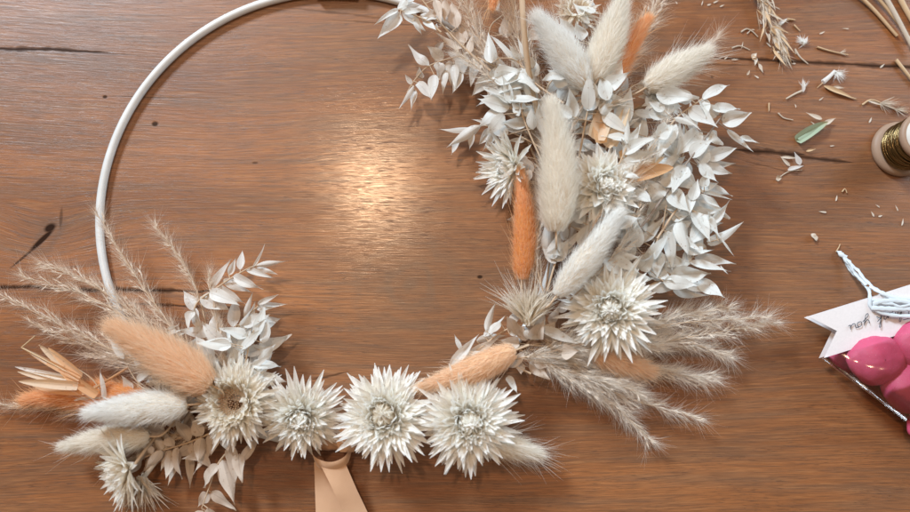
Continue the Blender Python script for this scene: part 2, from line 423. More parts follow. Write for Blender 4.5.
M['wood'] = wood_mat()

# ------------------------------------------------------------------ the table
def table():
    mb = MB()
    x0, x1, y0, y1, zt = -1500, 1500, -900, 1100, -50
    V = [(x0, y0, 0), (x1, y0, 0), (x1, y1, 0), (x0, y1, 0), (x0, y0, zt), (x1, y0, zt), (x1, y1, zt), (x0, y1, zt)]
    Q = [(0, 1, 2, 3), (7, 6, 5, 4), (0, 4, 5, 1), (1, 5, 6, 2), (2, 6, 7, 3), (3, 7, 4, 0)]
    mb.add(V, Q)
    o = mb.build('table_surface', M['wood'], origin=(0, 0, 0), smooth=False)
    tag(o, kind='structure')
table()

# ------------------------------------------------------------------ the wreath
HC = np.array([-126.5, 156.5, 6.0]); HR = 229.6
wreath = thing('wreath', 'white ring wreath dressed with cream and peach dried flowers, lying on the wooden table', 'wreath', (HC[0], HC[1], 0))

mb = MB()
th = np.linspace(0, 2 * PI, 160, endpoint=False)
tube(mb, np.stack([HC[0] + HR * np.cos(th), HC[1] + HR * np.sin(th), np.full(160, 4.2)], 1), 4.05, sides=14, close=True)
hoop = mb.build('hoop', M['hoop'], wreath, origin=(HC[0], HC[1], 5))

def on_hoop(p):
    v = np.array([p[0] - HC[0], p[1] - HC[1]]); v = v / np.linalg.norm(v) * HR
    return np.array([HC[0] + v[0], HC[1] + v[1], 9.0])

# ---- leafy sprigs
def zc(ox, oy, k):
    return lambda x, y: (ox + x / k, oy + y / k)

def sprig(name, conv, stem, leaves, z, mat='ruscus', stem_mat='stem', r=1.0, zspread=8, lift=5, kz=None, label=None):
    """stem: conv points; leaves: (bx,by,tx,ty,w) in conv units with w in conv units too"""
    k = conv(1, 0)[0] - conv(0, 0)[0]
    sm = MB(); lm = MB()
    n = len(stem)
    zs = np.linspace(z[0], z[1], n) if isinstance(z, tuple) else np.full(n, z)
    sp = [at(*conv(*p), zs[i]) for i, p in enumerate(stem)]
    if n > 1:
        C = curve(sp, 10 * n)
        tube(sm, C, np.linspace(r * 1.15, r * .5, len(C)), 6)
    C = np.array(curve(sp, 10 * n))
    base = C[0]
    for i, (bx, by, tx, ty, w) in enumerate(leaves):
        b0 = at(*conv(bx, by), zs.mean())
        j = int(np.argmin(np.linalg.norm(C[:, :2] - b0[:2], axis=1)))
        zb = C[j][2] + random.uniform(-zspread, zspread) * .5
        zt = max(2.0, zb + random.uniform(-zspread, zspread) + lift * .2)
        b = at(*conv(bx, by), zb); t = at(*conv(tx, ty), zt)
        d = t - b; L = np.linalg.norm(d)
        side = 1 if random.random() < .5 else -1
        tl = random.uniform(.05, .5) * side
        nn = nrm(np.array([-d[1], d[0], 0])) * tl + np.array([0, 0, 1.0])
        bd = random.uniform(-.8, .7)
        # aim so the bent leaf still ends at its tip
        dd = nrm(d); up = nrm(nn - dd * nn.dot(dd)); dd = nrm(dd * math.cos(bd / 2) - up * math.sin(bd / 2))
        W = w * k * .84
        leaf(lm, b, dd, nn, L * (1 + bd * bd / 24), W, bend=bd, fold=random.choice([-1, 1, 1]) * random.uniform(.15, .75), twist=random.uniform(-.8, .8), wave=random.uniform(0, 1.2), sbend=random.uniform(-.10, .10), rows=12, cols=5)
        # petiole into the stem
        gap = np.linalg.norm(C[j] - b)
        if 1.5 < gap < 14: tube(sm, curve([C[j], b], 3), .45, 4)
    if not sm.V: tube(sm, curve([sp[0], sp[0] + np.array([1, 1, -3])], 3), .5, 4)
    a = sm.build(name, M[stem_mat], wreath, origin=base)
    lm.build('leaves', M[mat], a, origin=base)
    if label: a['label'] = label
    return a

Z = zc(140, 220, 3.94)
sprig('leafy_sprig', Z, [(260, 500), (215, 350), (300, 270), (400, 205), (470, 172)], [
    (275, 270, 358, 150, 36), (350, 215, 383, 150, 30), (395, 195, 407, 118, 36), (445, 185, 500, 97, 13), (460, 180, 582, 156, 27),
    (420, 195, 530, 240, 30), (460, 188, 549, 208, 22), (370, 220, 483, 280, 46), (330, 235, 435, 292, 45), (300, 265, 425, 322, 50),
    (275, 285, 400, 330, 60), (245, 300, 352, 362, 75), (215, 350, 172, 275, 60), (210, 360, 190, 430, 50), (215, 350, 240, 450, 55)], (22, 40), 'ruscus')
sprig('leafy_sprig', Z, [(300, 560), (370, 450), (415, 385), (470, 335)], [
    (410, 385, 443, 280, 25), (465, 330, 547, 292, 24), (470, 335, 583, 335, 26), (460, 350, 525, 340, 28), (430, 380, 545, 393, 42),
    (390, 430, 478, 385, 52), (395, 470, 480, 430, 46), (400, 512, 465, 450, 42), (350, 512, 320, 430, 60), (385, 500, 372, 430, 52),
    (300, 440, 290, 350, 60), (400, 540, 470, 490, 46), (330, 540, 400, 560, 50)], (20, 36), 'ruscus')
sprig('leafy_sprig', zc(60, 290, 4.66), [(560, 440), (530, 300), (500, 200)], [
    (500, 180, 555, 165, 16), (500, 200, 570, 185, 22), (510, 215, 590, 205, 22), (520, 240, 585, 235, 26), (530, 300, 590, 260, 40), (540, 330, 600, 330, 46),
    (545, 350, 620, 380, 46), (560, 400, 640, 420, 46), (540, 280, 640, 300, 46), (590, 300, 660, 200, 60), (600, 330, 640, 230, 60)], (18, 30), 'ruscus_cool')
Z = zc(0, 390, 3.957)
sprig('leafy_sprig', Z, [(930, 130), (835, 170), (740, 210), (640, 240), (575, 265)], [
    (640, 238, 590, 165, 44), (690, 222, 635, 140, 50), (750, 200, 682, 122, 58), (800, 180, 748, 108, 56), (640, 240, 575, 320, 44), (668, 235, 632, 320, 42),
    (702, 228, 727, 352, 44), (760, 205, 775, 285, 50), (700, 230, 656, 376, 62), (800, 190, 780, 290, 55), (830, 180, 762, 336, 52), (770, 240, 848, 312, 46),
    (640, 240, 600, 300, 40), (600, 255, 560, 215, 40), (850, 165, 830, 260, 60), (870, 160, 900, 250, 60)], (26, 16), 'ruscus_beige',
      label='beige leafy sprig with drooping leaves at the lower left')
Z = zc(170, 350, 3.16)
sprig('leafy_sprig', Z, [(235, 250), (200, 300), (150, 362), (125, 430), (100, 500)], [
    (150, 362, 104, 432, 46), (165, 345, 205, 492, 56), (190, 300, 216, 422, 50), (225, 350, 286, 264, 36), (130, 450, 212, 502, 46), (122, 452, 84, 492, 42),
    (120, 500, 150, 560, 46), (105, 510, 70, 560, 46), (210, 290, 160, 300, 40), (215, 330, 228, 420, 44), (130, 520, 190, 570, 46)], (24, 16), 'ruscus_beige',
      label='beige leafy sprig hanging down below the strawflower with the brown centre')
Z = zc(0, 330, 5.117)
sprig('leafy_sprig', Z, [(620, 420), (540, 350), (470, 250), (350, 170)], [
    (535, 355, 500, 200, 38), (470, 297, 348, 290, 32), (515, 350, 378, 358, 44), (550, 380, 640, 320, 40), (600, 400, 596, 300, 56), (620, 400, 690, 330, 60)], (34, 30), 'ruscus', r=.7)
sprig('leafy_sprig', zc(60, 290, 4.66), [(420, 500), (340, 400), (300, 320)], [
    (300, 318, 234, 218, 38), (340, 470, 285, 398, 52), (345, 330, 400, 330, 46), (320, 300, 340, 250, 30), (400, 440, 460, 400, 50), (360, 420, 440, 380, 40)], (22, 24), 'ruscus', r=.7)
sprig('leafy_sprig', zc(160, 300, 4.264), [(300, 420), (330, 320), (390, 285)], [
    (380, 290, 487, 220, 30), (400, 335, 486, 234, 52), (310, 300, 300, 220, 40), (330, 300, 345, 200, 40), (250, 330, 165, 318, 12), (250, 360, 160, 330, 12), (350, 310, 330, 200, 56)], 32, 'ruscus')

Z = zc(370, 0, 4.653)
sprig('leafy_sprig', Z, [(620, 330), (560, 300), (480, 262), (380, 270), (270, 310), (210, 370), (172, 430)], [
    (272, 305, 168, 214, 55), (340, 275, 264, 210, 66), (240, 365, 228, 310, 45), (195, 392, 158, 348, 28), (205, 400, 143, 514, 27), (210, 420, 190, 514, 36),
    (318, 290, 320, 372, 62), (222, 385, 292, 467, 72), (300, 350, 288, 466, 60), (375, 282, 374, 402, 72), (350, 320, 350, 442, 42), (432, 242, 424, 372, 76),
    (425, 340, 374, 436, 54), (510, 275, 458, 402, 72), (560, 345, 474, 450, 78), (390, 300, 400, 420, 50)], (46, 34), 'ruscus')
sprig('leafy_sprig', Z, [(560, 330), (440, 225), (330, 110), (235, -10)], [
    (440, 200, 350, 140, 66), (430, 222, 298, 150, 44), (345, 0, 340, 104, 50), (400, 130, 372, 0, 72), (450, 250, 470, 160, 50), (300, 0, 345, 110, 46),
    (440, 200, 420, 110, 60), (310, 60, 240, 80, 40)], (44, 60), 'ruscus_beige', r=1.3)
sprig('leafy_sprig', Z, [(330, 150), (250, 90), (135, 45)], [
    (130, 45, 22, 122, 30), (140, 60, 33, 182, 72), (150, 52, 262, 142, 66), (130, 45, 190, -30, 50), (140, 40, 242, 18, 46), (235, 70, 312, 85, 56),
    (250, 100, 312, 142, 46), (200, 100, 240, 166, 26), (150, 30, 240, -20, 50), (160, 60, 250, 40, 40), (310, 130, 310, 108, 20), (140, 70, 155, 105, 10)], (58, 66), 'ruscus_cool')
sprig('leafy_sprig', Z, [(900, 480), (760, 380), (680, 282), (600, 270)], [
    (570, 292, 545, 148, 72), (682, 282, 553, 168, 40), (697, 277, 638, 208, 32), (762, 312, 720, 243, 46), (722, 272, 690, 168, 26),
    (580, 360, 705, 318, 95), (700, 318, 795, 425, 95), (580, 370, 720, 360, 80), (600, 430, 800, 380, 60), (660, 470, 740, 512, 60), (650, 465, 800, 470, 60), (600, 350, 480, 380, 30)], (62, 58), 'ruscus_cool')
Z = zc(430, 90, 4.653)
sprig('leafy_sprig', Z, [(520, 275), (475, 245), (350, 185), (240, 163)], [
    (195, 180, 34, 190, 38), (232, 168, 74, 266, 56), (310, 162, 190, 132, 24), (315, 165, 235, 128, 42), (290, 185, 222, 252, 56), (300, 190, 242, 284, 42),
    (380, 182, 300, 145, 32), (412, 190, 345, 178, 32), (200, 200, 180, 282, 36), (130, 220, 104, 304, 36), (430, 200, 370, 180, 30), (440, 235, 360, 230, 30)], (44, 34), 'ruscus')
Z = zc(580, 70, 3.937)
sprig('leafy_sprig', Z, [(130, 760), (240, 620), (320, 512), (440, 340), (575, 160)], [
    (560, 205, 677, 169, 76), (520, 150, 632, 160, 54), (470, 240, 372, 332, 90), (520, 238, 562, 298, 72), (470, 372, 505, 285, 72), (490, 342, 617, 299, 60),
    (480, 365, 597, 417, 62), (470, 370, 541, 447, 56), (580, 235, 677, 330, 28), (630, 265, 707, 280, 26), (440, 345, 520, 270, 70), (420, 380, 350, 480, 80),
    (400, 400, 480, 480, 80), (440, 512, 465, 430, 50), (380, 430, 300, 440, 76), (540, 180, 480, 130, 60), (330, 500, 260, 430, 80), (350, 480, 430, 560, 80)], (48, 60), 'ruscus_cool', 'stem_grey', r=1.3,
      label='pale broad-leaved sprig on a thin dark grey stem at the right')
sprig('leafy_sprig', Z, [(300, 330), (370, 200), (480, 115)], [
    (485, 115, 587, 56, 52), (430, 150, 545, 225, 72), (390, 160, 482, 247, 24), (370, 190, 472, 215, 26), (370, 215, 310, 372, 72), (300, 100, 470, 100, 84),
    (310, 140, 400, 150, 80), (270, 170, 370, 185, 60), (440, 120, 350, 80, 60), (470, 118, 500, 190, 60), (330, 160, 270, 120, 50)], (56, 62), 'ruscus_cool')
sprig('leafy_sprig', Z, [(110, 470), (150, 380), (185, 290), (190, 200)], [
    (180, 272, 78, 258, 42), (182, 292, 150, 240, 36), (187, 290, 192, 186, 26), (170, 330, 307, 250, 54), (180, 350, 322, 325, 44), (150, 380, 272, 328, 44),
    (190, 300, 240, 210, 40), (150, 390, 240, 420, 50), (300, 260, 360, 210, 70), (130, 420, 60, 330, 70)], (66, 74), 'ruscus_cool', r=.8)
Z = zc(580, 180, 4.268)
sprig('leafy_sprig', Z, [(150, 530), (280, 460), (440, 372), (500, 300)], [
    (490, 335, 667, 342, 56), (470, 350, 642, 400, 46), (400, 400, 562, 487, 72), (390, 450, 552, 507, 60), (600, 365, 632, 406, 10), (440, 370, 480, 270, 50),
    (380, 400, 400, 300, 80), (330, 430, 330, 320, 80), (300, 450, 420, 470, 60), (540, 290, 470, 300, 60)], (30, 40), 'ruscus_cool')
sprig('leafy_sprig', Z, [(330, 250), (420, 120), (480, 130), (560, 190), (590, 260)], [
    (545, 267, 707, 189, 52), (555, 187, 647, 93, 46), (520, 150, 602, 255, 62), (600, 250, 656, 332, 13), (540, 180, 470, 287, 90), (430, 170, 462, 330, 90),
    (370, 220, 402, 388, 62), (330, 300, 330, 422, 72), (360, 120, 470, 100, 52), (395, 170, 470, 140, 50), (480, 140, 550, 270, 80), (550, 170, 548, 130, 20)], (48, 52), 'ruscus_cool')
sprig('leafy_sprig', Z, [(430, 80), (480, 60), (530, 50)], [
    (515, 50, 652, 81, 26), (515, 60, 602, 127, 32), (470, 55, 475, 150, 52), (520, 40, 590, 10, 40), (530, 30, 540, -40, 50), (440, 60, 420, 140, 56)], 50, 'ruscus_cool', r=.7)
Z = zc(470, 190, 4.653)
sprig('leafy_sprig', Z, [(360, 470), (400, 330), (440, 240), (480, 120)], [
    (360, 300, 362, 100, 64), (440, 235, 385, 38, 74), (520, 192, 450, -10, 92), (420, 270, 525, 195, 62), (400, 340, 330, 255, 50), (400, 330, 450, 220, 70),
    (540, 180, 600, 90, 70), (240, 372, 266, 290, 46), (380, 320, 410, 190, 70)], (50, 54), 'ruscus')
Z = zc(430, 280, 4.268)
sprig('leafy_sprig', Z, [(90, 380), (200, 300), (330, 210), (430, 200)], [
    (470, 208, 652, 266, 52), (240, 215, 280, 88, 36), (135, 300, 108, 228, 24), (330, 412, 372, 484, 42), (85, 370, 215, 232, 50), (150, 330, 300, 240, 52),
    (300, 180, 240, 240, 42), (340, 230, 412, 200, 34), (462, 205, 485, 112, 52), (200, 260, 330, 230, 40), (230, 240, 320, 150, 36), (120, 340, 250, 300, 60), (400, 220, 480, 260, 46), (340, 190, 390, 120, 46)], (34, 42), 'ruscus')
sprig('leafy_sprig', Z, [(430, 400), (350, 360), (300, 320)], [
    (345, 372, 406, 288, 46), (310, 340, 366, 258, 50), (280, 330, 420, 370, 60), (300, 360, 240, 300, 50)], 38, 'ruscus_beige')
Z = zc(440, 60, 7.317)
sprig('leafy_sprig', Z, [(700, 520), (600, 400), (480, 260), (380, 180)], [
    (350, 220, 580, 370, 110), (520, 290, 745, 300, 64), (515, 290, 655, 385, 64), (400, 140, 420, 280, 90), (560, 400, 690, 460, 100), (480, 260, 640, 200, 90),
    (600, 300, 740, 420, 90), (480, 340, 620, 470, 90), (640, 120, 760, 260, 100), (500, 120, 640, 200, 100), (560, 200, 740, 180, 90)], (36, 44), 'ruscus_beige')
# looser foliage between the tails in the upper middle
def filler(n, x0, x1, y0, y1, z0, z1, mat, Lr=(20, 34), Wr=(8, 15), dirn=None, base=(560, 240)):
    sm = MB(); lm = MB()
    cx, cy = (x0 + x1) / 2, (y0 + y1) / 2
    z = (z0 + z1) / 2
    A = at(base[0], base[1], z0 * .8); B = at(cx, cy, z); C = at((cx * 2 + (x1 if dirn is None else cx + dirn[0])) / 3, y0, z1)
    cv = curve([A, B, C], 24); tube(sm, cv, np.linspace(1.1, .5, 24), 6)
    for i in range(n):
        x = random.uniform(x0, x1); y = random.uniform(y0, y1)
        p = at(x, y, random.uniform(z0, z1))
        q = cv[int(np.argmin(np.linalg.norm(cv - p, axis=1)))]
        out = p - q + nrm(C - A) * random.uniform(5, 20)
        ang = random.gauss(0, .6)
        d = nrm(out); d = np.array([d[0] * math.cos(ang) - d[1] * math.sin(ang), d[0] * math.sin(ang) + d[1] * math.cos(ang), d[2] * .3 + random.uniform(-.2, .3)])
        tl = random.gauss(0, .4)
        leaf(lm, p, d, np.array([-d[1] * tl, d[0] * tl, 1.0]), random.uniform(*Lr), random.uniform(*Wr), bend=random.uniform(-.8, .8), fold=random.uniform(-.5, .8), twist=random.uniform(-.9, .9), wave=random.uniform(0, 1.2), sbend=random.uniform(-.12, .12))
        tube(sm, curve([q, p], 3), .4, 4)
    a = sm.build('leafy_sprig', M['stem'], wreath, origin=A); lm.build('leaves', M[mat], a, origin=A)
filler(34, 500, 590, 70, 135, 36, 58, 'ruscus_cool', base=(560, 200))
filler(26, 575, 660, 85, 150, 36, 56, 'ruscus_cool', base=(580, 220))
filler(20, 590, 660, 150, 215, 40, 58, 'ruscus_cool', Lr=(22, 34), Wr=(9, 14), base=(590, 280))
filler(18, 620, 690, 205, 285, 36, 50, 'ruscus_cool', Lr=(24, 36), Wr=(10, 15), base=(600, 310))
filler(28, 600, 700, 160, 280, 22, 44, 'ruscus_cool', Lr=(24, 38), Wr=(12, 18), base=(570, 300))
filler(20, 560, 640, 190, 250, 24, 40, 'ruscus_beige', base=(550, 300))
filler(22, 520, 600, 120, 230, 18, 36, 'ruscus_beige', base=(545, 300))
filler(24, 640, 710, 110, 240, 26, 44, 'ruscus_cool', Lr=(22, 36), Wr=(11, 17), base=(590, 290))
filler(16, 515, 562, 300, 362, 26, 40, 'ruscus_beige', Lr=(16, 28), base=(520, 350))
filler(18, 560, 620, 75, 125, 60, 76, 'ruscus_cool', Lr=(24, 36), Wr=(12, 17), base=(575, 180))
filler(12, 500, 545, 95, 135, 52, 62, 'ruscus_cool', Lr=(20, 30), Wr=(9, 13), base=(560, 200))
filler(14, 570, 620, 200, 260, 50, 64, 'ruscus_cool', Lr=(22, 32), Wr=(10, 15), base=(575, 290))
filler(18, 570, 640, 0, 70, 30, 46, 'ruscus_cool', Lr=(16, 28), base=(580, 160))
filler(16, 440, 540, 10, 80, 22, 40, 'ruscus_beige', base=(540, 170))
filler(24, 185, 262, 325, 392, 14, 32, 'ruscus', Lr=(22, 34), Wr=(10, 16), base=(225, 410))
filler(14, 225, 268, 330, 385, 28, 40, 'ruscus_cool', Lr=(20, 32), Wr=(9, 14), base=(240, 400))
filler(16, 130, 210, 410, 460, 8, 20, 'ruscus_beige', base=(230, 420))

# ---- strawflowers
def strawflower(x, y, z, R, axis=(0, 0, 1), spin=0.0, mat='bract', n=48, rings=9, centre='disc', e0=-12, e1_=46, inc=.95, seed=0, label=None, wide=1.0):
    random.seed(100 + seed)
    c = at(x, y, z); a = nrm(axis)
    u = nrm(np.cross(a, [0.13, 1, 0.1])); v = np.cross(a, u)
    mb = MB()
    hole = .30 if centre == 'disc' else .16 if centre == 'cup' else .12
    for k in range(rings):
        f = k / (rings - 1)                   # 0 outer .. 1 inner
        m = int(n * (1 - .42 * f))
        el = math.radians(e0 + (e1_ - e0) * f ** 1.1)
        L = R * (.86 * (1 - f) ** 1.25 + (.40 if centre == 'disc' else .34) * f); r0 = R * (.17 * (1 - f) + hole * f)
        for i in range(m):
            th = 2 * PI * (i + (k % 2) * .5) / m + spin + random.gauss(0, .10)
            if random.random() < .05: continue
            e = el + random.gauss(0, .13)
            rad = u * math.cos(th) + v * math.sin(th)
            d = rad * math.cos(e) + a * math.sin(e)
            up = a * math.cos(e) - rad * math.sin(e)
            b = c + rad * r0 + a * (f * R * .10)
            l = L * random.uniform(.74, 1.14)
            leaf(mb, b, d, up + np.cross(d, up) * random.gauss(0, .22), l, R * (.138 + .01 * f) * wide * random.uniform(.8, 1.15), bend=random.gauss(.05 + inc * f, .22), fold=random.uniform(.35, .8), twist=random.gauss(0, .18), prof='petal', rows=8, cols=5)
    stem = MB()
    hb = on_hoop(c)
    tube(stem, curve([c - a * R * .12, (c + hb) / 2 - np.array([0, 0, 2]), hb], 8), 1.8, 6)
    # green-white receptacle
    o = mb.build('strawflower', M[mat], wreath, origin=c)
    ce = MB()
    rr = R * .28
    if centre == 'disc':
        m = 90
        for i in range(m):
            rad_ = rr * .8 * math.sqrt((i + .5) / m); th = i * 2.39996
            p = c + (u * math.cos(th) + v * math.sin(th)) * rad_ * 1.2 + a * R * .12
            d = a + (u * math.cos(th) + v * math.sin(th)) * (rad_ / rr) * .4
            leaf(ce, p, d, u, R * random.uniform(.08, .13), R * .045, bend=.1, fold=.6, prof='leaf', rows=4, cols=3, var=random.random())
    else:
        m = 46
        for i in range(m):
            rad_ = rr * math.sqrt((i + .5) / m); th = i * 2.39996
            rd = u * math.cos(th) + v * math.sin(th)
            p = c + rd * rad_ * .8 + a * R * .14
            d = a * 1.0 - rd * .35
            leaf(ce, p, d, rd, R * random.uniform(.26, .40), R * .15, bend=random.uniform(-1.0, -.3), fold=.7, prof='petal', rows=6, cols=5)
    ce.build('flower_centre', M['disc'] if centre == 'disc' else M['bract_warm'] if centre == 'cup' else M[mat], o, origin=c)
    stem.build('stem', M['stem'], o, origin=c)
    if label: o['label'] = label
    return o

strawflower(235, 402, 40, 43, (-.12, .1, 1), .3, 'bract_warm', centre='disc', seed=1, label='cream strawflower with an open brown-flecked centre, leftmost of the bottom row')
strawflower(301, 417, 34, 43, (.05, -.34, 1), .1, 'bract', centre='closed', seed=2, label='white strawflower just left of the ribbon')
strawflower(385, 416, 42, 49, (-.08, .16, 1), .5, 'bract', centre='cup', seed=3, label='white strawflower just right of the ribbon')
strawflower(468, 421, 46, 51, (.12, -.06, 1), .9, 'bract', centre='closed', seed=4, label='largest white strawflower at the bottom of the ring')
strawflower(611, 309, 52, 50, (-.22, -.1, 1), .2, 'bract', centre='closed', seed=5, label='white strawflower among the grass plumes at the right')
strawflower(513, 166, 40, 42, (-.8, -.16, .5), .2, 'bract', centre='closed', seed=6, e0=25, e1_=75, n=26, label='white strawflower turned sideways to the left in the upper bunch')
strawflower(603, 186, 62, 41, (.25, -.1, 1), .7, 'bract', centre='closed', seed=7, n=24, wide=1.8, label='white strawflower with broad papery bracts in the middle of the right bunch')
strawflower(128, 468, 26, 44, (-.75, -.3, .6), .1, 'bract_warm', centre='closed', seed=8, e0=15, e1_=70, n=26, label='cream strawflower turned sideways at the lower left')
strawflower(577, 12, 36, 24, (0, .3, 1), .1, 'bract_warm', centre='disc', seed=9, n=20, label='small cream strawflower with a brown centre at the top of the bunch')
strawflower(662, 98, 40, 26, (.3, .2, 1), .4, 'bract', centre='closed', seed=10, n=20, wide=1.6)
random.seed(5)

# ---- bunny tails and the like
def bunny(x0, y0, x1, y1, z0, z1, w, kind='white', nh=5200, hl=(7, 13), awn=0, awn_l=(20, 34), label=None, name='bunny_tail', spread=.55, core_r=.78, stem_to=None, hw=.38, taper=.72):
    """tip (x0,y0,z0) to base (x1,y1,z1)"""
    tip = at(x0, y0, z0); base = at(x1, y1, z1)
    ax = tip - base; L = np.linalg.norm(ax); a = ax / L
    e1 = nrm(np.cross(a, [0, 0, 1])); e2 = np.cross(e1, a)
    def rad(t): return w / 2 * core_r * np.clip(np.sin(PI * (0.06 + .9 * t) ** taper), 0, 1) ** .75
    nh = int(nh * 1.5)
    mb = MB()
    nr, ns = 18, 18
    ts = np.linspace(0, 1, nr); th = np.linspace(0, 2 * PI, ns, endpoint=False)
    bow = e1 * 0.04 * L * random.uniform(-1, 1)
    cen = base + ax * (ts[:, None] * .93) + bow * np.sin(PI * ts)[:, None]
    rr = rad(ts); rr[0] = 1.0; rr[-1] = .4
    V = cen[:, None] + rr[:, None, None] * (np.cos(th)[None, :, None] * e1 + np.sin(th)[None, :, None] * e2)
    Q = []
    for i in range(nr - 1):
        for j in range(ns):
            j2 = (j + 1) % ns; Q.append((i * ns + j, i * ns + j2, (i + 1) * ns + j2, (i + 1) * ns + j))
    mb.add(V, Q, var=.5, mi=1)
    t = rng.random(nh) ** .9; a_ = rng.random(nh) * 2 * PI
    ro = np.cos(a_)[:, None] * e1 + np.sin(a_)[:, None] * e2
    C = base + ax * (t[:, None] * .93) + bow * np.sin(PI * t)[:, None]
    B = C + ro * (rad(t) * rng.uniform(.75, 1.0, nh))[:, None]
    D = a[None] * 1.0 + ro * (spread * rng.uniform(.5, 1.5, nh))[:, None] * np.clip(1.15 - t, .25, 1)[:, None] + rng.normal(size=(nh, 3)) * .2
    hairs(mb, B, D, rng.uniform(hl[0] * .7, hl[1] * 1.15, nh), hw * rng.uniform(.7, 1.2, nh), face=ro)
    awn = awn or 45
    if awn:
        t = rng.random(awn); a_ = rng.random(awn) * 2 * PI
        ro = np.cos(a_)[:, None] * e1 + np.sin(a_)[:, None] * e2
        C = base + ax * (t[:, None] * .93); B = C + ro * (rad(t) * .8)[:, None]
        D = a[None] + ro * (.55 * rng.uniform(.3, 1.3, awn))[:, None]
        hairs(mb, B, D, rng.uniform(awn_l[0], awn_l[1], awn), .42)
    hm = {'white': 'hair_white', 'cream': 'hair_cream', 'peach': 'hair_peach', 'orange': 'hair_orange'}[kind]
    cm = {'white': 'core_white', 'cream': 'core_white', 'peach': 'core_peach', 'orange': 'core_orange'}[kind]
    o = mb.build(name, [M[hm], M[cm]], wreath, origin=base)
    st = MB()
    e = at(*stem_to) if stem_to else on_hoop(base)
    tube(st, curve([base + a * 4, base - a * 12, (base - a * 20 + e) / 2, e], 12), 1.0, 6)
    st.build('stem', M['stem'], o, origin=base)
    o['label'] = label or (kind + ' fluffy bunny tail')
    return o

bunny(84, 413, 188, 405, 52, 46, 32, 'white', nh=7500, hl=(7, 12), label='white bunny tail pointing left at the lower left')
bunny(112, 327, 212, 386, 56, 50, 38, 'peach', nh=10500, hl=(10, 20), spread=.55, awn=260, awn_l=(16, 30), taper=.58, label='large peach bunny tail over the left plumes')
bunny(60, 447, 150, 436, 26, 26, 27, 'cream', nh=4500, hl=(7, 12), label='cream bunny tail under the white one')
bunny(18, 400, 150, 400, 14, 22, 34, 'orange', nh=5200, hl=(8, 14), label='orange bunny tail lowest on the left')
bunny(536, 16, 588, 88, 84, 70, 33, 'white', nh=7500, hl=(8, 15), label='white bunny tail leaning left at the top of the bunch')
bunny(622, -2, 590, 84, 78, 66, 34, 'cream', nh=7500, hl=(8, 15), label='cream bunny tail between the white and the orange one at the top')
bunny(650, 16, 606, 92, 62, 56, 27, 'orange', nh=4800, hl=(6, 11), spread=.45, label='slim orange bunny tail at the top right')
bunny(708, 51, 645, 88, 62, 60, 28, 'cream', nh=6500, hl=(8, 14), awn=190, awn_l=(22, 44), label='cream bunny tail with long bristles pointing to the upper right')
bunny(551, 100, 556, 232, 98, 78, 36, 'cream', nh=9500, hl=(9, 16), label='long upright cream bunny tail in the middle of the bunch')
bunny(622, 210, 556, 296, 80, 66, 28, 'white', nh=6500, hl=(7, 12), spread=.5, taper=.85, label='white bunny tail above the right strawflower')
bunny(520, 165, 522, 280, 58, 50, 24, 'orange', nh=5200, hl=(5, 10), spread=.45, core_r=.85, label='slim upright orange bunny tail facing the open ring')
bunny(418, 388, 516, 350, 40, 48, 32, 'peach', nh=5200, hl=(6, 12), spread=.4, label='peach bunny tail behind the bottom strawflowers')
bunny(542, 455, 478, 438, 26, 30, 27, 'cream', nh=4200, hl=(6, 11), awn=170, awn_l=(24, 42), label='cream bunny tail with long bristles at the lower right of the bottom row')
bunny(492, 13, 500, -70, 66, 60, 26, 'orange', nh=3600, hl=(3, 6), spread=.3, core_r=.9, label='orange bunny tail hanging in at the top edge')
bunny(652, 372, 590, 350, 22, 26, 28, 'peach', nh=3600, hl=(8, 16), label='peach bunny tail under the grass plumes')

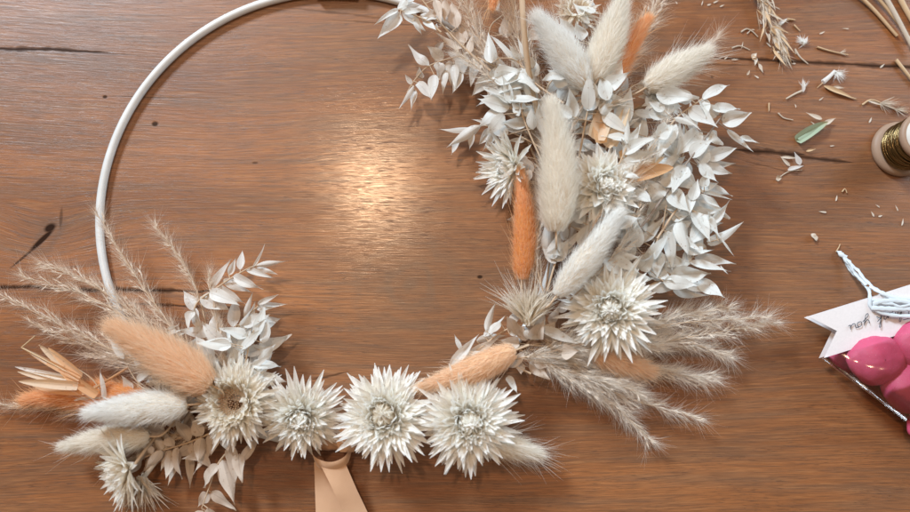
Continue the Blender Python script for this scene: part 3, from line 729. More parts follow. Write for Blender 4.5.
# ---- grass plumes
def plume(pts, z0, z1, width, nb=34, kind='pampas', label=None, seed=0, hair_n=11, stem_r=.9, t0=.08, dens=1.0, spik=.55):
    random.seed(500 + seed)
    n = len(pts)
    zz = np.linspace(z0, z1, n)
    C = curve([at(*p, zz[i]) for i, p in enumerate(pts)], 60)
    Ls = np.cumsum(np.r_[0, np.linalg.norm(np.diff(C, axis=0), axis=1)]); T = np.gradient(C, axis=0); T /= np.linalg.norm(T, axis=1)[:, None]
    st = MB(); tube(st, C, np.linspace(stem_r, .3, 60), 5)
    mb = MB()
    Bs, Ds, LL, WW = [], [], [], []
    nb = int(nb * dens * .8)
    for i in range(nb):
        t = t0 + (1 - t0) * (i + random.random()) / nb
        j = min(59, int(t * 59)); p = C[j]; a = T[j]
        s = nrm(np.cross(a, [0, 0, 1])); u = np.cross(s, a)
        th = random.uniform(0, 2 * PI)
        ro = s * math.cos(th) + u * math.sin(th) * .55
        env = math.sin(PI * min(1, .12 + t * .88)) ** .55
        L = 1.25 * width * (.35 + .65 * env) * random.uniform(.6, 1.2) * (1.35 - .8 * t)
        d = nrm(a + ro * random.uniform(.25, .6))
        q = curve([p, p + d * L * .5, p + d * L + a * L * .25 - np.array([0, 0, L * .08])], 7)
        q[:, 2] = np.maximum(q[:, 2], 1.5)
        tube(mb, q, np.linspace(.45, .2, 7), 4, mi=1)
        m = 5 + int(L / 5)
        for k in range(m):
            f = (k + .5) / m; b = q[min(6, int(f * 6.99))]
            dd = nrm(q[-1] - q[0]) + np.array([random.gauss(0, .3), random.gauss(0, .3), random.gauss(0, .22)])
            if random.random() < spik:
                leaf(mb, b, dd, (0, 0, 1) if random.random() < .6 else (1, 0, .2), random.uniform(4, 8), random.uniform(.8, 1.4), bend=.2, fold=.5, rows=4, cols=3, mi=1)
            for _ in range(hair_n // 2):
                Bs.append(b + np.random.default_rng(len(Bs)).normal(size=3) * .4 if False else b)
                Ds.append(nrm(dd) + np.array([random.gauss(0, .34), random.gauss(0, .34), random.gauss(0, .25)]))
                LL.append(random.uniform(8, 24)); WW.append(random.uniform(.11, .22))
    Bs = np.array(Bs)
    hairs(mb, Bs, np.array(Ds), np.array(LL), np.array(WW), face=np.array([[0, 0, 1.0]]), jit=.6)
    for arr in mb.V: arr[:, 2] = np.maximum(arr[:, 2], .6)
    o = mb.build('grass_plume', [M[kind], M['spikelet']], wreath, origin=C[0])
    st.build('stem', M['stem'], o, origin=C[0])
    if label: o['label'] = label
    return o

plume([(215, 405), (150, 368), (80, 335), (-5, 292)], 22, 26, 20, nb=56, seed=1, label='lowest of the beige plumes fanning out to the left')
plume([(215, 400), (165, 348), (100, 302), (22, 276)], 26, 32, 17, nb=50, seed=2)
plume([(215, 395), (160, 335), (100, 290), (40, 262)], 24, 34, 17, nb=50, seed=3)
plume([(215, 395), (180, 340), (135, 275), (96, 212)], 24, 40, 15, nb=46, seed=4, label='beige plume crossing the bare ring')
plume([(220, 395), (200, 300), (180, 258), (155, 226)], 20, 30, 8, nb=34, seed=5, hair_n=10, label='narrow beige plume standing up beside the leafy sprig')
plume([(210, 410), (120, 412), (50, 407), (-10, 405)], 14, 12, 10, nb=36, seed=6)
plume([(215, 400), (150, 372), (100, 352), (30, 322)], 16, 16, 20, nb=46, seed=7)
plume([(235, 395), (222, 350), (215, 310), (208, 275)], 24, 32, 9, nb=34, seed=8, hair_n=10)
plume([(225, 420), (190, 435), (150, 448), (110, 470)], 14, 10, 12, nb=30, seed=9)
# right
plume([(530, 345), (610, 350), (700, 335), (775, 322)], 30, 26, 19, nb=60, kind='pampas_pale', seed=11, label='longest beige plume pointing right')
plume([(530, 345), (600, 335), (690, 322), (768, 318)], 28, 34, 13, nb=50, kind='pampas_pale', seed=12)
plume([(530, 350), (600, 345), (670, 340), (730, 355)], 26, 22, 21, nb=50, kind='pampas_pale', seed=13, dens=1.15, hair_n=12)
plume([(530, 350), (600, 360), (660, 372), (712, 378)], 22, 16, 22, nb=54, kind='pampas_pale', seed=14, dens=1.15, hair_n=12)
plume([(520, 355), (570, 362), (620, 395), (705, 420)], 28, 18, 17, nb=56, kind='pampas_pale', seed=15, label='beige plume curving down to the lower right')
plume([(515, 355), (565, 368), (610, 402), (652, 442)], 30, 14, 18, nb=56, kind='pampas_pale', seed=16, label='beige plume bent lowest at the lower right')
plume([(510, 360), (550, 352), (600, 340), (660, 345)], 40, 36, 26, nb=60, kind='pampas_pale', seed=17, dens=1.15, hair_n=12)
plume([(520, 350), (570, 372), (600, 380), (640, 392)], 34, 26, 24, nb=50, kind='pampas_pale', seed=18, dens=1.15, hair_n=12)
plume([(560, 330), (620, 330), (670, 318), (730, 308)], 22, 28, 18, nb=50, kind='pampas_pale', seed=19, dens=1.15, hair_n=12)
# right bunch, behind the leaves
plume([(555, 300), (600, 240), (640, 190), (672, 140)], 34, 40, 28, nb=64, kind='pampas_pale', seed=20)
plume([(560, 310), (620, 260), (650, 220), (665, 170)], 24, 30, 28, nb=54, kind='pampas_pale', seed=21)
# top
plume([(550, 160), (515, 100), (480, 40), (455, -30)], 34, 48, 26, nb=64, seed=22, label='broad beige plume at the top left of the bunch')
plume([(550, 160), (500, 80), (450, 20), (420, -30)], 26, 40, 22, nb=56, seed=23)
plume([(560, 150), (530, 80), (515, 20), (505, -40)], 36, 56, 26, nb=60, seed=24)
plume([(570, 140), (560, 60), (565, 10), (575, -40)], 30, 40, 26, nb=56, seed=25)
plume([(590, 130), (620, 70), (650, 20), (670, -30)], 30, 40, 20, nb=60, seed=26, label='beige plume behind the slim orange tail')
plume([(540, 270), (538, 220), (545, 170), (548, 120)], 24, 30, 22, nb=46, seed=27)
plume([(585, 130), (650, 80), (690, 60), (720, 35)], 26, 26, 12, nb=36, seed=28)
plume([(585, 240), (610, 200), (640, 165), (668, 120)], 66, 70, 14, nb=36, kind='pampas_pale', seed=31, hair_n=8)
plume([(560, 180), (575, 120), (600, 85), (640, 50)], 62, 60, 14, nb=36, kind='pampas_pale', seed=32, hair_n=8)
plume([(570, 300), (600, 270), (625, 240), (645, 190)], 56, 60, 14, nb=36, kind='pampas_pale', seed=33, hair_n=8)
plume([(545, 300), (535, 250), (545, 200), (570, 150)], 50, 56, 14, nb=32, kind='pampas_pale', seed=34, hair_n=8)
plume([(540, 130), (510, 95), (480, 70), (455, 50)], 52, 56, 12, nb=32, kind='pampas_pale', seed=35, hair_n=8)
random.seed(9)

# ---- peach fans and fringes
def fan(name, origin, blades, z, mats, label):
    """blades: (bx,by,tx,ty,w,matindex)"""
    mb = MB()
    for (bx, by, tx, ty, w, mi) in blades:
        b = at(bx, by, z + random.uniform(-2, 2)); t = at(tx, ty, z + random.uniform(-3, 6))
        leaf(mb, b, t - b, (random.uniform(-.3, .3), random.uniform(-.3, .3), 1), np.linalg.norm(t - b), w, bend=random.uniform(-.2, .2), fold=.6, prof='blade', rows=12, cols=5, mi=mi)
    b = at(*origin, z)
    tube(mb, curve([b, (b + on_hoop(b)) / 2, on_hoop(b)], 8), 1.2, 6)
    o = mb.build(name, [M[k] for k in mats], wreath, origin=b)
    o['label'] = label
    return o
q = lambda x, y: (x / 5.117, 330 + y / 5.117)
bl = []
for (a, b, c, d, w, mi) in [(405, 265, 58, 182, 30, 2), (402, 243, 108, 90, 26, 2), (420, 240, 200, 75, 50, 1), (412, 248, 112, 96, 34, 0), (405, 270, 80, 215, 40, 1), (400, 285, 95, 262, 46, 1), (420, 235, 250, 90, 40, 0), (440, 300, 150, 290, 60, 0), (500, 330, 300, 200, 50, 0)]:
    bl.append((*q(a, b), *q(c, d), w / 5.117, mi))
fan('peach_palm_fan', q(480, 300), bl, 38, ['peach_leaf', 'peach_pale', 'bract_warm'], 'peach split leaf fan spreading to the left')
mb = MB()
tube(mb, curve([at(*q(110, 90), 40), at(*q(180, 30), 44)], 3), .7, 4); tube(mb, curve([at(*q(110, 90), 40), at(*q(400, 245), 38)], 6), .8, 4)
mb.build('bent_twig', M['straw'], wreath)
q = lambda x, y: (580 + x / 3.937, 70 + y / 3.937)
bl = []
for (a, b, c, d, w, mi) in [(60, 275, 112, 125, 72, 0), (80, 290, 60, 150, 50, 1), (190, 425, 370, 378, 60, 1), (185, 420, 330, 345, 46, 0), (100, 300, 190, 200, 50, 0), (130, 300, 200, 120, 40, 0), (160, 350, 230, 330, 60, 1)]:
    bl.append((*q(a, b), *q(c, d), w / 3.937, mi))
fan('peach_palm_fan', q(90, 330), bl, 60, ['peach_pale', 'peach_leaf'], 'pale peach split leaf fan inside the right bunch')

def fringe(x, y, z, n, L, dirs, mat, label, cone=.6):
    mb = MB(); b = at(x, y, z)
    B = b + rng.normal(size=(n, 3)) * 2.5
    ang = rng.uniform(dirs[0], dirs[1], n)
    D = np.stack([np.cos(ang), np.sin(ang), rng.uniform(.0, cone, n)], 1)
    bend = np.stack([rng.normal(0, .22, n), rng.normal(0, .22, n), rng.uniform(-.35, .1, n)], 1)
    hairs(mb, B, D, rng.uniform(L * .6, L * 1.15, n), rng.uniform(.9, 1.6, n), bend)
    hairs(mb, B, D, rng.uniform(L * .5, L * .8, n), rng.uniform(1.5, 2.6, n), bend * .4)
    h = on_hoop(b); tube(mb, curve([b, (b + h) / 2 - np.array([0, 0, 3]), h], 6), 2.2, 7)
    o = mb.build('fringed_flower', M[mat], wreath, origin=b); o['label'] = label
fringe(528, 320, 50, 170, 42, (math.radians(35), math.radians(150)), 'bract_warm', 'peach shredded flower head above the leafy sprig')
fringe(165, 398, 28, 60, 34, (math.radians(60), math.radians(150)), 'straw_pale', 'pale shredded flower head behind the white tail')
fringe(600, 110, 62, 70, 34, (math.radians(10), math.radians(120)), 'straw_pale', 'pale shredded flower head in the right bunch')
fringe(142, 480, 22, 90, 30, (math.radians(230), math.radians(330)), 'straw_pale', 'pale fringe under the sideways strawflower')
mb = MB(); tube(mb, curve([at(521, -20, 80), at(524, 30, 76), at(531, 85, 60), at(545, 140, 40)], 20), 2.7, 8)
mb.build('cut_stem', M['peach_pale'], wreath)

# ---- ribbon round the hoop with two tails
def ribbon():
    root_c = at(335, 442, 12)
    # wrap: a wide band wound round the tube
    mb = MB()
    ang0 = math.atan2(root_c[1] - HC[1], root_c[0] - HC[0])
    th = np.linspace(ang0 - .09, ang0 + .10, 14); ph = np.linspace(0, 2 * PI, 20, endpoint=False)
    V = []
    for i, t in enumerate(th):
        for p in ph:
            r = HR + 7.2 * math.cos(p) * (1 + .05 * math.sin(i * 2)); V.append((HC[0] + r * math.cos(t), HC[1] + r * math.sin(t), 7.4 + 7.2 * math.sin(p)))
    Q = [(i * 20 + j, i * 20 + (j + 1) % 20, (i + 1) * 20 + (j + 1) % 20, (i + 1) * 20 + j) for i in range(13) for j in range(20)]
    mb.add(V, Q)
    root = mb.build('ribbon', M['ribbon'], wreath, origin=root_c)
    # knot band
    def strip(name, L, R_, thick=.5):
        m2 = MB(); n = len(L); c = 7
        V = []
        for i in range(n):
            for j in range(c):
                f = j / (c - 1); p = L[i] * (1 - f) + R_[i] * f + np.array([0, 0, 1.2 * math.sin(f * PI)])
                V.append(p)
        top = np.array(V).reshape(n, c, 3); bot = top - np.array([0, 0, thick])
        m2.add(top.reshape(-1, 3), grid_quads(n, c)); m2.add(bot.reshape(-1, 3), grid_quads(n, c)[:, ::-1])
        return m2.build(name, M['ribbon'], root, origin=L[0])
    A = curve([at(310, 441, 14), at(314, 456, 24), at(330, 462, 28), at(345, 456, 24), at(350, 444, 12)], 20)
    B = curve([at(312, 452, 8), at(318, 467, 20), at(333, 470, 23), at(347, 464, 20), at(352, 450, 10)], 20)
    strip('knot', A, B)
    A = curve([at(338, 428, 16), at(336, 440, 22), at(340, 452, 20)], 10); B = curve([at(352, 426, 14), at(356, 438, 19), at(354, 452, 14)], 10)
    strip('knot', A, B)
    strip('ribbon_tail', curve([at(314, 462, 18), at(315, 490, 8), at(316, 540, 3), at(312, 590, 2)], 20), curve([at(332, 462, 18), at(340, 490, 9), at(344, 540, 4), at(338, 590, 3)], 20))
    strip('ribbon_tail', curve([at(320, 464, 24), at(333, 490, 24), at(346, 520, 15), at(372, 590, 6)], 20), curve([at(344, 460, 22), at(357, 490, 17), at(371, 520, 11), at(400, 590, 5)], 20))
ribbon()
# twine wound round the top of the hoop
mb = MB()
for k in range(12):
    a = math.radians(80) + k * .028
    a = math.atan2(at(318 + k * 3.4, 0, 5)[1] - HC[1], at(318 + k * 3.4, 0, 5)[0] - HC[0])
    ph = np.linspace(0, 2 * PI, 16, endpoint=False)
    tube(mb, np.stack([HC[0] + (HR + 6 * np.cos(ph)) * math.cos(a), HC[1] + (HR + 6 * np.cos(ph)) * math.sin(a), 6.4 + 6 * np.sin(ph)], 1), 1.7, 6, close=True)
mb.build('twine_wrap', M['twine'], wreath)

# ------------------------------------------------------------------ things on the table to the right
# spool
def lathe(mb, prof, sides=40, base=(0, 0, 0), rot=None, var=.5):
    pr = np.array(prof, float); n = len(pr); th = np.linspace(0, 2 * PI, sides, endpoint=False)
    V = np.stack([pr[:, 0][:, None] * np.cos(th), pr[:, 0][:, None] * np.sin(th), np.repeat(pr[:, 1][:, None], sides, 1)], -1).reshape(-1, 3)
    if rot is not None: V = V @ np.array(rot).T
    V = V + np.array(base)
    Q = [(i * sides + j, i * sides + (j + 1) % sides, (i + 1) * sides + (j + 1) % sides, (i + 1) * sides + j) for i in range(n - 1) for j in range(sides)]
    mb.add(V, Q, var=var)
sb = at(898, 150, 0)
spool = thing('thread_spool', 'wooden spool wound with shiny dark gold metallic wire, at the right edge of the table', 'spool', sb)
hh = 50
mb = MB()
lathe(mb, [(.1, 0), (26, 0), (28, 1.2), (28.5, 3), (28, 5.5), (26, 7.5), (20, 9), (12, 10), (11, 11), (11, hh - 11), (14, hh - 10), (22, hh - 8), (24, hh - 6), (24.5, hh - 3), (23.5, hh - 1), (22, hh), (.1, hh)], base=sb, sides=48)
mb.build('spool_body', M['wood_spool'], spool, origin=sb)
mb = MB(); lathe(mb, [(.1, hh + .5), (20, hh + .5), (20.2, hh + .1)], base=sb); mb.build('paper_end', M['spool_end'], spool, origin=sb)
mb = MB()
tt = np.linspace(0, 1, 2600)
turn = 42
# several criss-crossing layers of wire
for lay, (ra, nT, ph) in enumerate([(20.5, 40, 0), (21.6, 31, 1.5), (22.4, 17, 3), (23.0, 11, 4.5), (22.8, 7, 2.2)]):
    zz = 11 + (hh - 22) * (.5 - .5 * np.cos(tt * PI * (1 if lay < 2 else 2.5)))
    rr = ra + np.sin(tt * 90 + lay) * .5
    a = tt * nT * 2 * PI + ph
    P = np.stack([sb[0] + rr * np.cos(a), sb[1] + rr * np.sin(a), zz], 1)
    tube(mb, P, .62, 4)
lathe(mb, [(20.2, 10), (20.2, hh - 9)], base=sb)
mb.build('wire_winding', M['thread'], spool, origin=sb)

# candy bag with card
BZ = 4
bag = thing('candy_bag', 'clear pointed bag with a folded white card top, holding pink sweets', 'gift bag', at(915, 370, 0))
ax_ = nrm(at(910, 285, 20) - at(808, 317, 20))
cardL = 236.0
TL = at(808, 317, 26); BL = at(823, 358, 22); NT = at(836, 331, 25)
TR = TL + ax_ * cardL; BR = BL + ax_ * (cardL - 26); NR = NT + ax_ * (cardL - 70)
NR = (TR + BR) / 2 - ax_ * 26
m_t = (TL + TR) / 2; m_b = (BL + BR) / 2
def card_face(dz):
    mb = MB(); rows = 24; c = 9; V = []
    for i in range(rows):
        f = i / (rows - 1)
        for j in range(c):
            g = j / (c - 1)
            # left edge with the notch
            def edge(T_, N_, B_):
                return T_ * (1 - g * 2) + N_ * g * 2 if g < .5 else N_ * (2 - g * 2) + B_ * (g * 2 - 1)
            p = edge(TL, NT, BL) * (1 - f) + edge(TR, NR, BR) * f
            V.append(p + np.array([0, 0, dz + 3.0 * math.sin(f * PI)]))
    mb.add(V, grid_quads(rows, c)); V2 = np.array(V) - np.array([0, 0, .7]); mb.add(V2, grid_quads(rows, c)[:, ::-1])
    return mb
card = card_face(2).build('card', M['card'], bag, origin=TL)
card_back = card_face(-8).build('card', M['card'], bag, origin=TL)
card['label'] = 'white swallow-tailed card with handwriting'
# handwriting, upside down in the photograph: Thank you
G = {  # strokes in a box: x right, y up, x-height 1
    'T': ([[(0, 2.1), (.6, 2.25), (1.5, 2.15)], [(.8, 2.2), (.7, 1.2), (.55, .2), (.3, 0)]], 1.5),
    'h': ([[(0, .1), (.35, 1.2), (.55, 2.1), (.35, 2.2), (.25, 1.2), (.2, 0)], [(.22, .5), (.5, 1), (.72, .8), (.7, .1), (.95, .15)]], .95),
    'a': ([[(.75, .85), (.4, 1.0), (.1, .6), (.15, .1), (.45, .05), (.7, .5), (.78, .95), (.75, .15), (1.0, .15)]], 1.0),
    'n': ([[(0, .15), (.15, .95), (.2, .05)], [(.2, .55), (.5, 1), (.7, .8), (.7, .1), (.95, .15)]], .95),
    'k': ([[(0, .1), (.3, 1.2), (.45, 2.1), (.25, 2.0), (.2, 0)], [(.7, 1.0), (.25, .55), (.45, .4), (.8, 0)]], .9),
    'y': ([[(0, .9), (.1, .3), (.4, .1), (.7, .6), (.75, .95), (.65, 0), (.45, -.9), (.15, -1.0), (.25, -.5), (.95, .2)]], 1.0),
    'o': ([[(.55, .95), (.15, .75), (.15, .15), (.55, .05), (.75, .5), (.55, .95), (.95, .85)]], .95),
    'u': ([[(0, .9), (.08, .2), (.4, .05), (.68, .5), (.72, .95), (.7, .15), (1.0, .2)]], 1.0),
    ' ': ([], .9)}
mb = MB()
word = 'Thank you'; hx = 7.0
widths = sum(G[c][1] for c in word) * hx
right = -ax_                                  # reading direction runs to the left of the picture
dn = nrm(m_b - m_t)                           # the writing's "up" points to the lower edge
# end of the word sits near x=852
endp = at(849, 325, 30)
cur = endp - right * widths
x = 0
for ch in word:
    st, w = G[ch]
    for s_ in st:
        P = [cur + right * (x + px * hx) + dn * (py * hx * .72) for px, py in s_]
        for p in P:
            f = np.clip(np.dot(p - TL, ax_) / cardL, 0, 1); p[2] = 0
        C2 = curve(P, 5 * len(P))
        # lift on to the card
        Vp = []
        for p in C2:
            f = np.clip(np.dot(p[:2] - TL[:2], ax_[:2]) / cardL, 0, 1); g = np.clip(np.dot(p[:2] - TL[:2], dn[:2]) / np.linalg.norm((BL - TL)[:2]), 0, 1)
            zz = (TL[2] * (1 - g) + BL[2] * g) + 2.25 + 3 * math.sin(f * PI) + .4
            Vp.append((p[0], p[1], zz))
        tube(mb, Vp, .34, 4)
    x += w * hx
mb.build('handwriting', M['ink'], card, origin=endp)
# the pouch: a rounded cone of film below the card
tipP = at(1000, 492, 8)
mb = MB()
rows, c = 22, 28
for sgn in (1,):
    V = []
    for i in range(rows):
        f = i / (rows - 1)
        a = (BL - np.array([0, 0, 8])) * (1 - f) + tipP * f; b = (BR - np.array([0, 0, 8])) * (1 - f) + tipP * f
        for j in range(c):
            g = 2 * PI * j / c
            m_ = (a + b) / 2; hx_ = (b - a) / 2
            bul = 37 * min(1, (1 - f) * 1.6) ** .6 * min(1, .35 + f * 4)
            zc_ = 15 * (1 - f) + 8
            px = math.cos(g); pz = math.copysign(abs(math.sin(g)) ** .55, math.sin(g))
            wr = 1.2 * math.sin(j * 2.3 + i * .9) + .8 * math.sin(i * 1.7 + j)
            p = m_ + hx_ * (np.sign(px) * abs(px) ** .8); z = 30 * 0 + max(.8, zc_ + 4 + bul * pz * (.9 if pz > 0 else .75) + wr * .4 * (abs(pz)))
            V.append((p[0], p[1], z))
    Q = [(i * c + j, i * c + (j + 1) % c, (i + 1) * c + (j + 1) % c, (i + 1) * c + j) for i in range(rows - 1) for j in range(c)]
    mb.add(V, Q)
mb.build('clear_pouch', M['film'], bag, origin=BL)
# seam along the left edge of the pouch
mb = MB(); tube(mb, curve([BL - np.array([0, 0, 3]), (BL + tipP) / 2 + np.array([0, 0, 3]), tipP], 20), .7, 6)
mb.build('pouch_seam', M['film'], bag, origin=BL)
sweets = [(876, 360, 25, 22, 'pink sweet nearest the notched corner of the card', 1), (924, 344, 28, 22, 'pink sweet tucked under the card', 2), (913, 388, 27, 20, 'pink sweet in the middle of the bag beside the seam', 3),
          (930, 424, 20, 17, 'lowest pink sweet, cut by the picture edge', 4), (958, 372, 30, 22, 'pink sweet at the far side of the bag', 5)]
for (x, y, r, z, lb, sd) in sweets:
    mb = MB(); blob(mb, at(x, y, z + 3), r, 40, 26, seed=sd, lump=.13, squash=(1.05, .92, .62), freq=1.1)
    for arr in mb.V: arr[:, 2] = np.maximum(arr[:, 2], 2.2)
    o = mb.build('pink_sweet', M['candy'])
    tag(o, lb, 'sweet', 'pink sweets in the bag')
# white string tied to the card
mb = MB()
def strand(pts, r, n=26, tw=0.0, ph=0.0):
    C = curve([at(*p) for p in pts], n)
    if tw:
        k = np.arange(n); C = C + np.stack([np.cos(k * .8 + ph) * tw, np.sin(k * .8 + ph) * tw, np.sin(k * .8 + ph) * tw * .4], 1)
    # flat raffia strand
    T = np.gradient(C, axis=0); T /= np.linalg.norm(T, axis=1)[:, None]
    s = np.cross(T, [0, 0, 1.0]); s /= np.linalg.norm(s, axis=1)[:, None]
    V = []
    for i in range(n):
        for j in range(6):
            g = 2 * PI * j / 6; V.append(C[i] + s[i] * r * .72 * (1 + .18 * math.sin(i * 1.9 + r * 9)) * math.cos(g) + np.array([0, 0, 1.0]) * r * .22 * math.sin(g))
    Q = [(i * 6 + j, i * 6 + (j + 1) % 6, (i + 1) * 6 + (j + 1) % 6, (i + 1) * 6 + j) for i in range(n - 1) for j in range(6)]
    mb.add(V, Q)
strand([(840, 253, 2), (846, 260, 5), (854, 272, 9), (866, 285, 20)], 2.6)
strand([(841, 254, 3), (848, 261, 7), (858, 271, 11), (871, 286, 22)], 2.4, tw=.5)
strand([(844, 258, 3), (850, 270, 5), (862, 282, 14), (869, 291, 26)], 2.0)
strand([(869, 288, 25), (870, 297, 30), (871, 307, 31), (882, 313, 32), (900, 316, 33), (930, 316, 33)], 2.6)
strand([(870, 286, 25), (882, 293, 32), (895, 298, 33), (912, 299, 33), (935, 296, 33)], 3.0)
strand([(873, 304, 32), (884, 301, 33), (900, 301, 34), (925, 305, 33)], 3.2)
strand([(872, 308, 32), (890, 309, 34), (908, 309, 34), (930, 309, 33)], 3.4)
strand([(871, 300, 31), (890, 304, 34), (906, 306, 35), (930, 300, 35)], 1.8, tw=.6)
strand([(842, 256, 4), (850, 265, 8), (860, 279, 12), (870, 290, 24)], 1.6, tw=1.0)
strand([(839, 251, 2), (841, 254, 5), (846, 258, 5)], 3.6, n=8)
mb.build('raffia_tie', M['string'], bag)

# dried stalks, top right
def stalk(pts, r, label, name='dried_stalk', mat='straw', group='dried stalks at the top right corner', cat='stalk', r2=None):
    mb = MB(); C = curve([at(*p) for p in pts], 24)
    C[:, 2] = np.maximum(C[:, 2], r)
    tube(mb, C, np.linspace(r, r2 or r * .8, 24), 8)
    for k in (0, -1):      # cut ends
        pass
    o = mb.build(name, M[mat]); tag(o, label, cat, group); return o
stalk([(852, -10, 4), (872, 8, 3), (897, 36, 2.5)], 2.1, 'leftmost reddish dried stalk, ending short of the table crack')
stalk([(870, -10, 6), (888, 10, 5), (912, 42, 4)], 1.9, 'thin dried stalk second from the left in the corner')
stalk([(881, -10, 8), (895, 14, 8), (915, 52, 7)], 2.6, 'pale stalk crossing over the thin ones in the corner', mat='straw_pale')
stalk([(896, -10, 3), (905, 8, 3), (920, 34, 3)], 3.0, 'thickest dried stalk, cut by the right picture edge')
stalk([(896, 60, 2), (904, 70, 3), (918, 88, 2)], 1.9, 'short dried stalk crossing the crack at the right edge')

# loose grass head, top
def grass_head():
    mb = MB(); random.seed(77)
    C = curve([at(748, -25, 8), at(762, 5, 6), at(776, 38, 4), at(781, 58, 2)], 30)
    tube(mb, C, np.linspace(1.2, .5, 30), 6, mi=0)
    for i in range(110):
        j = random.randrange(0, 26); p = C[j]; a = nrm(C[min(29, j + 2)] - C[j])
        d = a + np.array([random.gauss(0, .35), random.gauss(0, .3), random.uniform(-.05, .25)])
        p = p + np.array([random.gauss(0, 4), random.gauss(0, 3), random.uniform(0, 4)])
        p[2] = max(p[2], 1.2)
        leaf(mb, p, d, (random.gauss(0, .5), 0, 1), random.uniform(9, 24), random.uniform(1.4, 3.6), bend=random.uniform(-.3, .3), fold=.5, rows=6, cols=3, mi=random.choice([0, 1, 1]))
    n = 300; B = C[rng.integers(0, 30, n)]; hairs(mb, B, np.array([[.4, -1, .15]]) + rng.normal(size=(n, 3)) * .4, rng.uniform(8, 20, n), .4, mi=1)
    for arr in mb.V: arr[:, 2] = np.maximum(arr[:, 2], .5)
    o = mb.build('dried_grass_head', [M['straw'], M['straw_pale']])
    tag(o, 'loose pale dried grass head lying at the top edge above the crack', 'grass head')
grass_head()

# scraps
def scrap(label, pieces, mats, name='plant_scrap', cat='plant scrap', group='larger scraps left on the table'):
    """pieces: ('leaf', x0,y0,x1,y1,w,mi) or ('stick', [(x,y)..], r, mi) or ('tuft', x,y,dx,dy,n,L,mi)"""
    mb = MB()
    for p in pieces:
        if p[0] == 'leaf':
            _, a, b, c, d, w, mi = p; B = at(a, b, 2.2); T_ = at(c, d, 2.6)
            leaf(mb, B, T_ - B, (random.gauss(0, .3), random.gauss(0, .3), 1), np.linalg.norm(T_ - B), w, bend=random.uniform(-.12, .1), fold=.5, mi=mi, prof='leaf', wave=.5)
        elif p[0] == 'stick':
            _, pts, r, mi = p; C = curve([at(x, y, r + .4) for x, y in pts], 14); tube(mb, C, np.linspace(r, r * .6, 14), 6, mi=mi)
        elif p[0] == 'tuft':
            _, x, y, dx, dy, n, L, mi = p; b = at(x, y, 2.0)
            hairs(mb, np.repeat(b[None], n, 0), np.array([[dx, -dy, .25]]) + rng.normal(size=(n, 3)) * np.array([.4, .4, .15]), rng.uniform(L * .6, L, n), .6, mi=mi)
    for arr in mb.V: arr[:, 2] = np.maximum(arr[:, 2], .4)
    o = mb.build(name, [M[m_] for m_ in mats]); tag(o, label, cat, group); return o
MM = ['straw', 'straw_pale', 'hair_white', 'green_scrap', 'peach_leaf']
# green pod
mb = MB()
leaf(mb, at(796, 141, 1.2), at(824, 120, 3) - at(796, 141, 1.2), (.15, .1, 1), 37, 11, bend=.15, fold=.95, sbend=.10, prof='blade', rows=16, cols=9, wave=.5, mi=3, var=.1)
leaf(mb, at(798, 139, 3.5), at(822, 121, 5) - at(798, 139, 3.5), (-.5, .4, 1), 32, 7, bend=-.2, fold=-.6, sbend=.12, prof='blade', rows=14, cols=7, wave=.4, mi=3, var=.9)
leaf(mb, at(824, 124, 3), at(836, 118, 3) - at(824, 124, 3), (0, 0, 1), 13, 5, mi=1)
leaf(mb, at(822, 119, 4), at(804, 113, 3) - at(822, 119, 4), (0, 0, 1), 18, 4.5, mi=1)
for arr in mb.V: arr[:, 2] = np.maximum(arr[:, 2], .5)
tag(mb.build('green_pod', [M[m_] for m_ in MM]), 'pale green curled pod scrap with small leaf tips', 'plant scrap', 'larger scraps left on the table')
scrap('white hollow stub with a fluffy tuft just below the crack', [('stick', [(823, 82), (829, 77), (835, 71)], 2.6, 2), ('tuft', 835, 71, .5, .9, 60, 15, 2), ('tuft', 838, 72, .8, .1, 20, 10, 2), ('stick', [(823, 83), (817, 88)], .6, 0)], MM)
scrap('brown twig with flattened end below the white stub', [('leaf', 824, 86, 858, 100, 5, 0), ('leaf', 833, 87, 845, 88, 3, 1), ('stick', [(826, 87), (840, 93), (856, 99)], 1.0, 0)], MM)
scrap('long feathery stem fragment above the spool', [('stick', [(862, 105), (872, 100), (890, 107), (908, 113)], 1.0, 0), ('tuft', 880, 103, 1, .25, 40, 20, 1), ('leaf', 868, 101, 884, 106, 2.5, 1), ('tuft', 895, 109, 1, .2, 30, 14, 1)], MM)
scrap('small white fluff tuft above the crack', [('tuft', 803, 45, .2, -.8, 40, 9, 2), ('tuft', 803, 42, -.7, -.3, 36, 10, 2), ('leaf', 806, 44, 797, 36, 4, 2), ('leaf', 803, 45, 808, 36, 4, 2), ('leaf', 804, 46, 800, 40, 3, 1)], MM)
scrap('thin brown twig right of the fluff tuft', [('stick', [(817, 47), (830, 51), (848, 55)], 1.1, 0), ('tuft', 840, 53, 1, .1, 10, 8, 1)], MM)
scrap('short straw piece leaning left, above the crack', [('stick', [(795, 49), (800, 57), (808, 64)], 1.0, 1), ('stick', [(795, 49), (796, 54)], .8, 1)], MM)
scrap('white bud with a straw stem below the crack', [('leaf', 803, 92, 803, 77, 4.5, 2), ('tuft', 804, 88, .1, -1, 30, 9, 2), ('stick', [(802, 91), (795, 94), (786, 99)], 1.3, 1)], MM)
scrap('curved pale straw splinter left of the green pod', [('stick', [(778, 113), (784, 118), (793, 120)], .8, 1)], MM)
scrap('short upright straw splinter left of the green pod', [('stick', [(769, 103), (769, 111)], .9, 0)], MM)
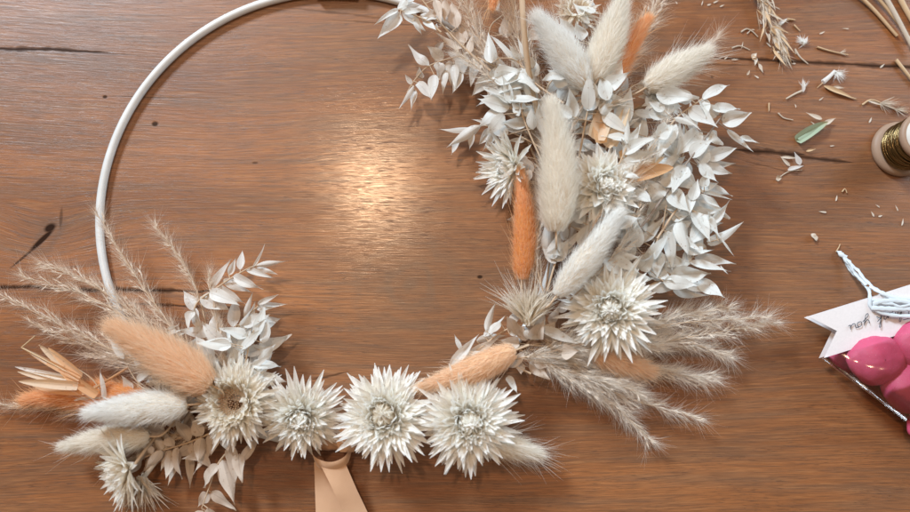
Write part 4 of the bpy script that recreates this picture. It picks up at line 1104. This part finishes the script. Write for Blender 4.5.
scrap('white and brown twig crossing at the grass head', [('leaf', 778, 25, 788, 18, 4, 2), ('stick', [(776, 30), (786, 21), (795, 20)], .9, 1), ('stick', [(787, 19), (795, 20)], 1.2, 0)], MM)
scrap('dark thin twig beside the grass head', [('stick', [(794, 25), (800, 31)], 1.0, 0)], MM)
scrap('curved straw curl left of the grass head', [('stick', [(741, 32), (747, 29), (753, 32), (758, 37)], .9, 1), ('stick', [(747, 34), (751, 30)], .7, 1)], MM)
scrap('long thin straw curl above the bristly tail', [('stick', [(732, 48), (740, 46), (750, 50)], .8, 1)], MM)
scrap('seed husk cluster right on the crack', [('leaf', 752, 58, 757, 53, 5, 1), ('leaf', 755, 60, 752, 54, 4, 0), ('leaf', 756, 58, 755, 66, 3.5, 1), ('leaf', 759, 64, 763, 73, 3.2, 1), ('stick', [(755, 54), (757, 60), (762, 72)], .7, 0), ('leaf', 747, 75, 750, 70, 2.4, 1)], MM)
scrap('translucent forked husk on the dark table knot', [('leaf', 781, 157, 799, 158, 3, 1), ('leaf', 800, 165, 794, 152, 6, 2), ('leaf', 790, 166, 780, 156, 3, 1), ('leaf', 788, 170, 804, 166, 5, 2), ('leaf', 806, 151, 816, 149, 2.5, 0), ('stick', [(776, 180), (788, 172), (802, 170)], .6, 1), ('leaf', 776, 178, 782, 178, 6, 1)], MM)
scrap('flat whitish round seed on the open wood', [('leaf', 811, 234, 817, 241, 6, 1), ('leaf', 817, 240, 811, 235, 6, 1)], MM, name='flat_seed', cat='seed')
scrap('tiny brown curl below the spool', [('stick', [(842, 192), (845, 189), (847, 193)], .8, 0)], MM)
scrap('short straw stub touching the end of the white tie', [('stick', [(836, 252), (839, 247), (840, 244)], .7, 0)], MM)
scrap('small white splinter left of the card', [('leaf', 806, 317, 812, 318, 2, 2)], MM)
# tiny chaff nobody could tell apart
random.seed(31)
spots = [(702, 3), (709, 5), (716, 2), (722, 6), (742, 45), (735, 60), (726, 58), (752, 30), (760, 22), (771, 3), (776, 8), (768, 45), (882, 66), (821, 99), (832, 146), (836, 198), (822, 212), (877, 206), (872, 214), (880, 216), (896, 208), (902, 222), (793, 64), (756, 77), (795, 106), (741, 121), (870, 120), (648, 8), (662, 5), (676, 3), (822, 33), (845, 29), (813, 124)]
base_chaff = None
for i, (x, y) in enumerate(spots):
    if base_chaff is None:
        mb = MB(); L = 5
        leaf(mb, (-3.2, 0, .9), (1, 0, .02), (0, 0, 1), 6.4, 1.7, bend=-.1, fold=.6)
        o = mb.build('chaff_splinter', M['straw_pale'], origin=(0, 0, 0)); base_chaff = o
    else:
        o = base_chaff.copy(); col.objects.link(o)
    p = at(x, y, 0); o.location = Vector(p * S)
    o.rotation_euler = (0, 0, random.uniform(0, PI)); s_ = random.uniform(.6, 1.3); o.scale = (s_, random.uniform(.6, 1.2), 1)
    tag(o, 'tiny straw-coloured chaff splinter on the wood at the right', 'chaff', 'tiny chaff splinters scattered over the table')

# ------------------------------------------------------------------ camera
cam = bpy.data.cameras.new('camera'); co = bpy.data.objects.new('camera', cam); col.objects.link(co)
cam.sensor_width = 36; cam.lens = 36 * F / 910; cam.clip_start = .01; cam.clip_end = 20
co.location = (0, 0, H * S); co.rotation_euler = (TILT, 0, 0)
cam.dof.use_dof = True; cam.dof.focus_distance = (H - 14) * S; cam.dof.aperture_fstop = 5.0
bpy.context.scene.camera = co

# ------------------------------------------------------------------ light
def area(name, loc, size, power, colr, target=(0, 0, 0), sy=None, spread=None):
    l = bpy.data.lights.new(name, 'AREA'); l.shape = 'RECTANGLE'; l.size = size; l.size_y = sy or size; l.energy = power; l.color = colr
    o = bpy.data.objects.new(name, l); col.objects.link(o); o.location = loc
    o.rotation_euler = (Vector(target) - Vector(loc)).to_track_quat('-Z', 'Y').to_euler()
    return o
area('window_light', (-2.1, 2.75, 2.4), .75, 240.0, (.70, .86, 1.0), (0, .1, 0))
area('cool_fill_light', (1.25, .75, .62), .9, 16.0, (.66, .85, 1.0), (0.1, .1, 0))  # added soft cool fill, not a known window; leaves warm shade beside the bunch
hl = at(371, 186); hz = 1.0 / S
k = (H + hz) / H
lp = (hl[0] * k * S, hl[1] * k * S, 1.0)
l = bpy.data.lights.new('ceiling_lamp', 'POINT'); l.energy = 11.0; l.color = (1.0, .66, .40); l.shadow_soft_size = .04
o = bpy.data.objects.new('ceiling_lamp', l); col.objects.link(o); o.location = lp
w = bpy.data.worlds.new('World'); bpy.context.scene.world = w; w.use_nodes = True
bg = w.node_tree.nodes.get('Background') or w.node_tree.nodes.new('ShaderNodeBackground')
bg.inputs[0].default_value = (1.0, .74, .52, 1); bg.inputs[1].default_value = .31

sc = bpy.context.scene
sc.view_settings.view_transform = 'Standard'; sc.view_settings.look = 'None'; sc.view_settings.exposure = .1; sc.view_settings.gamma = 1
sc.render.engine = 'CYCLES'
sc.cycles.use_denoising = True
sc.cycles.max_bounces = 8; sc.cycles.transparent_max_bounces = 12
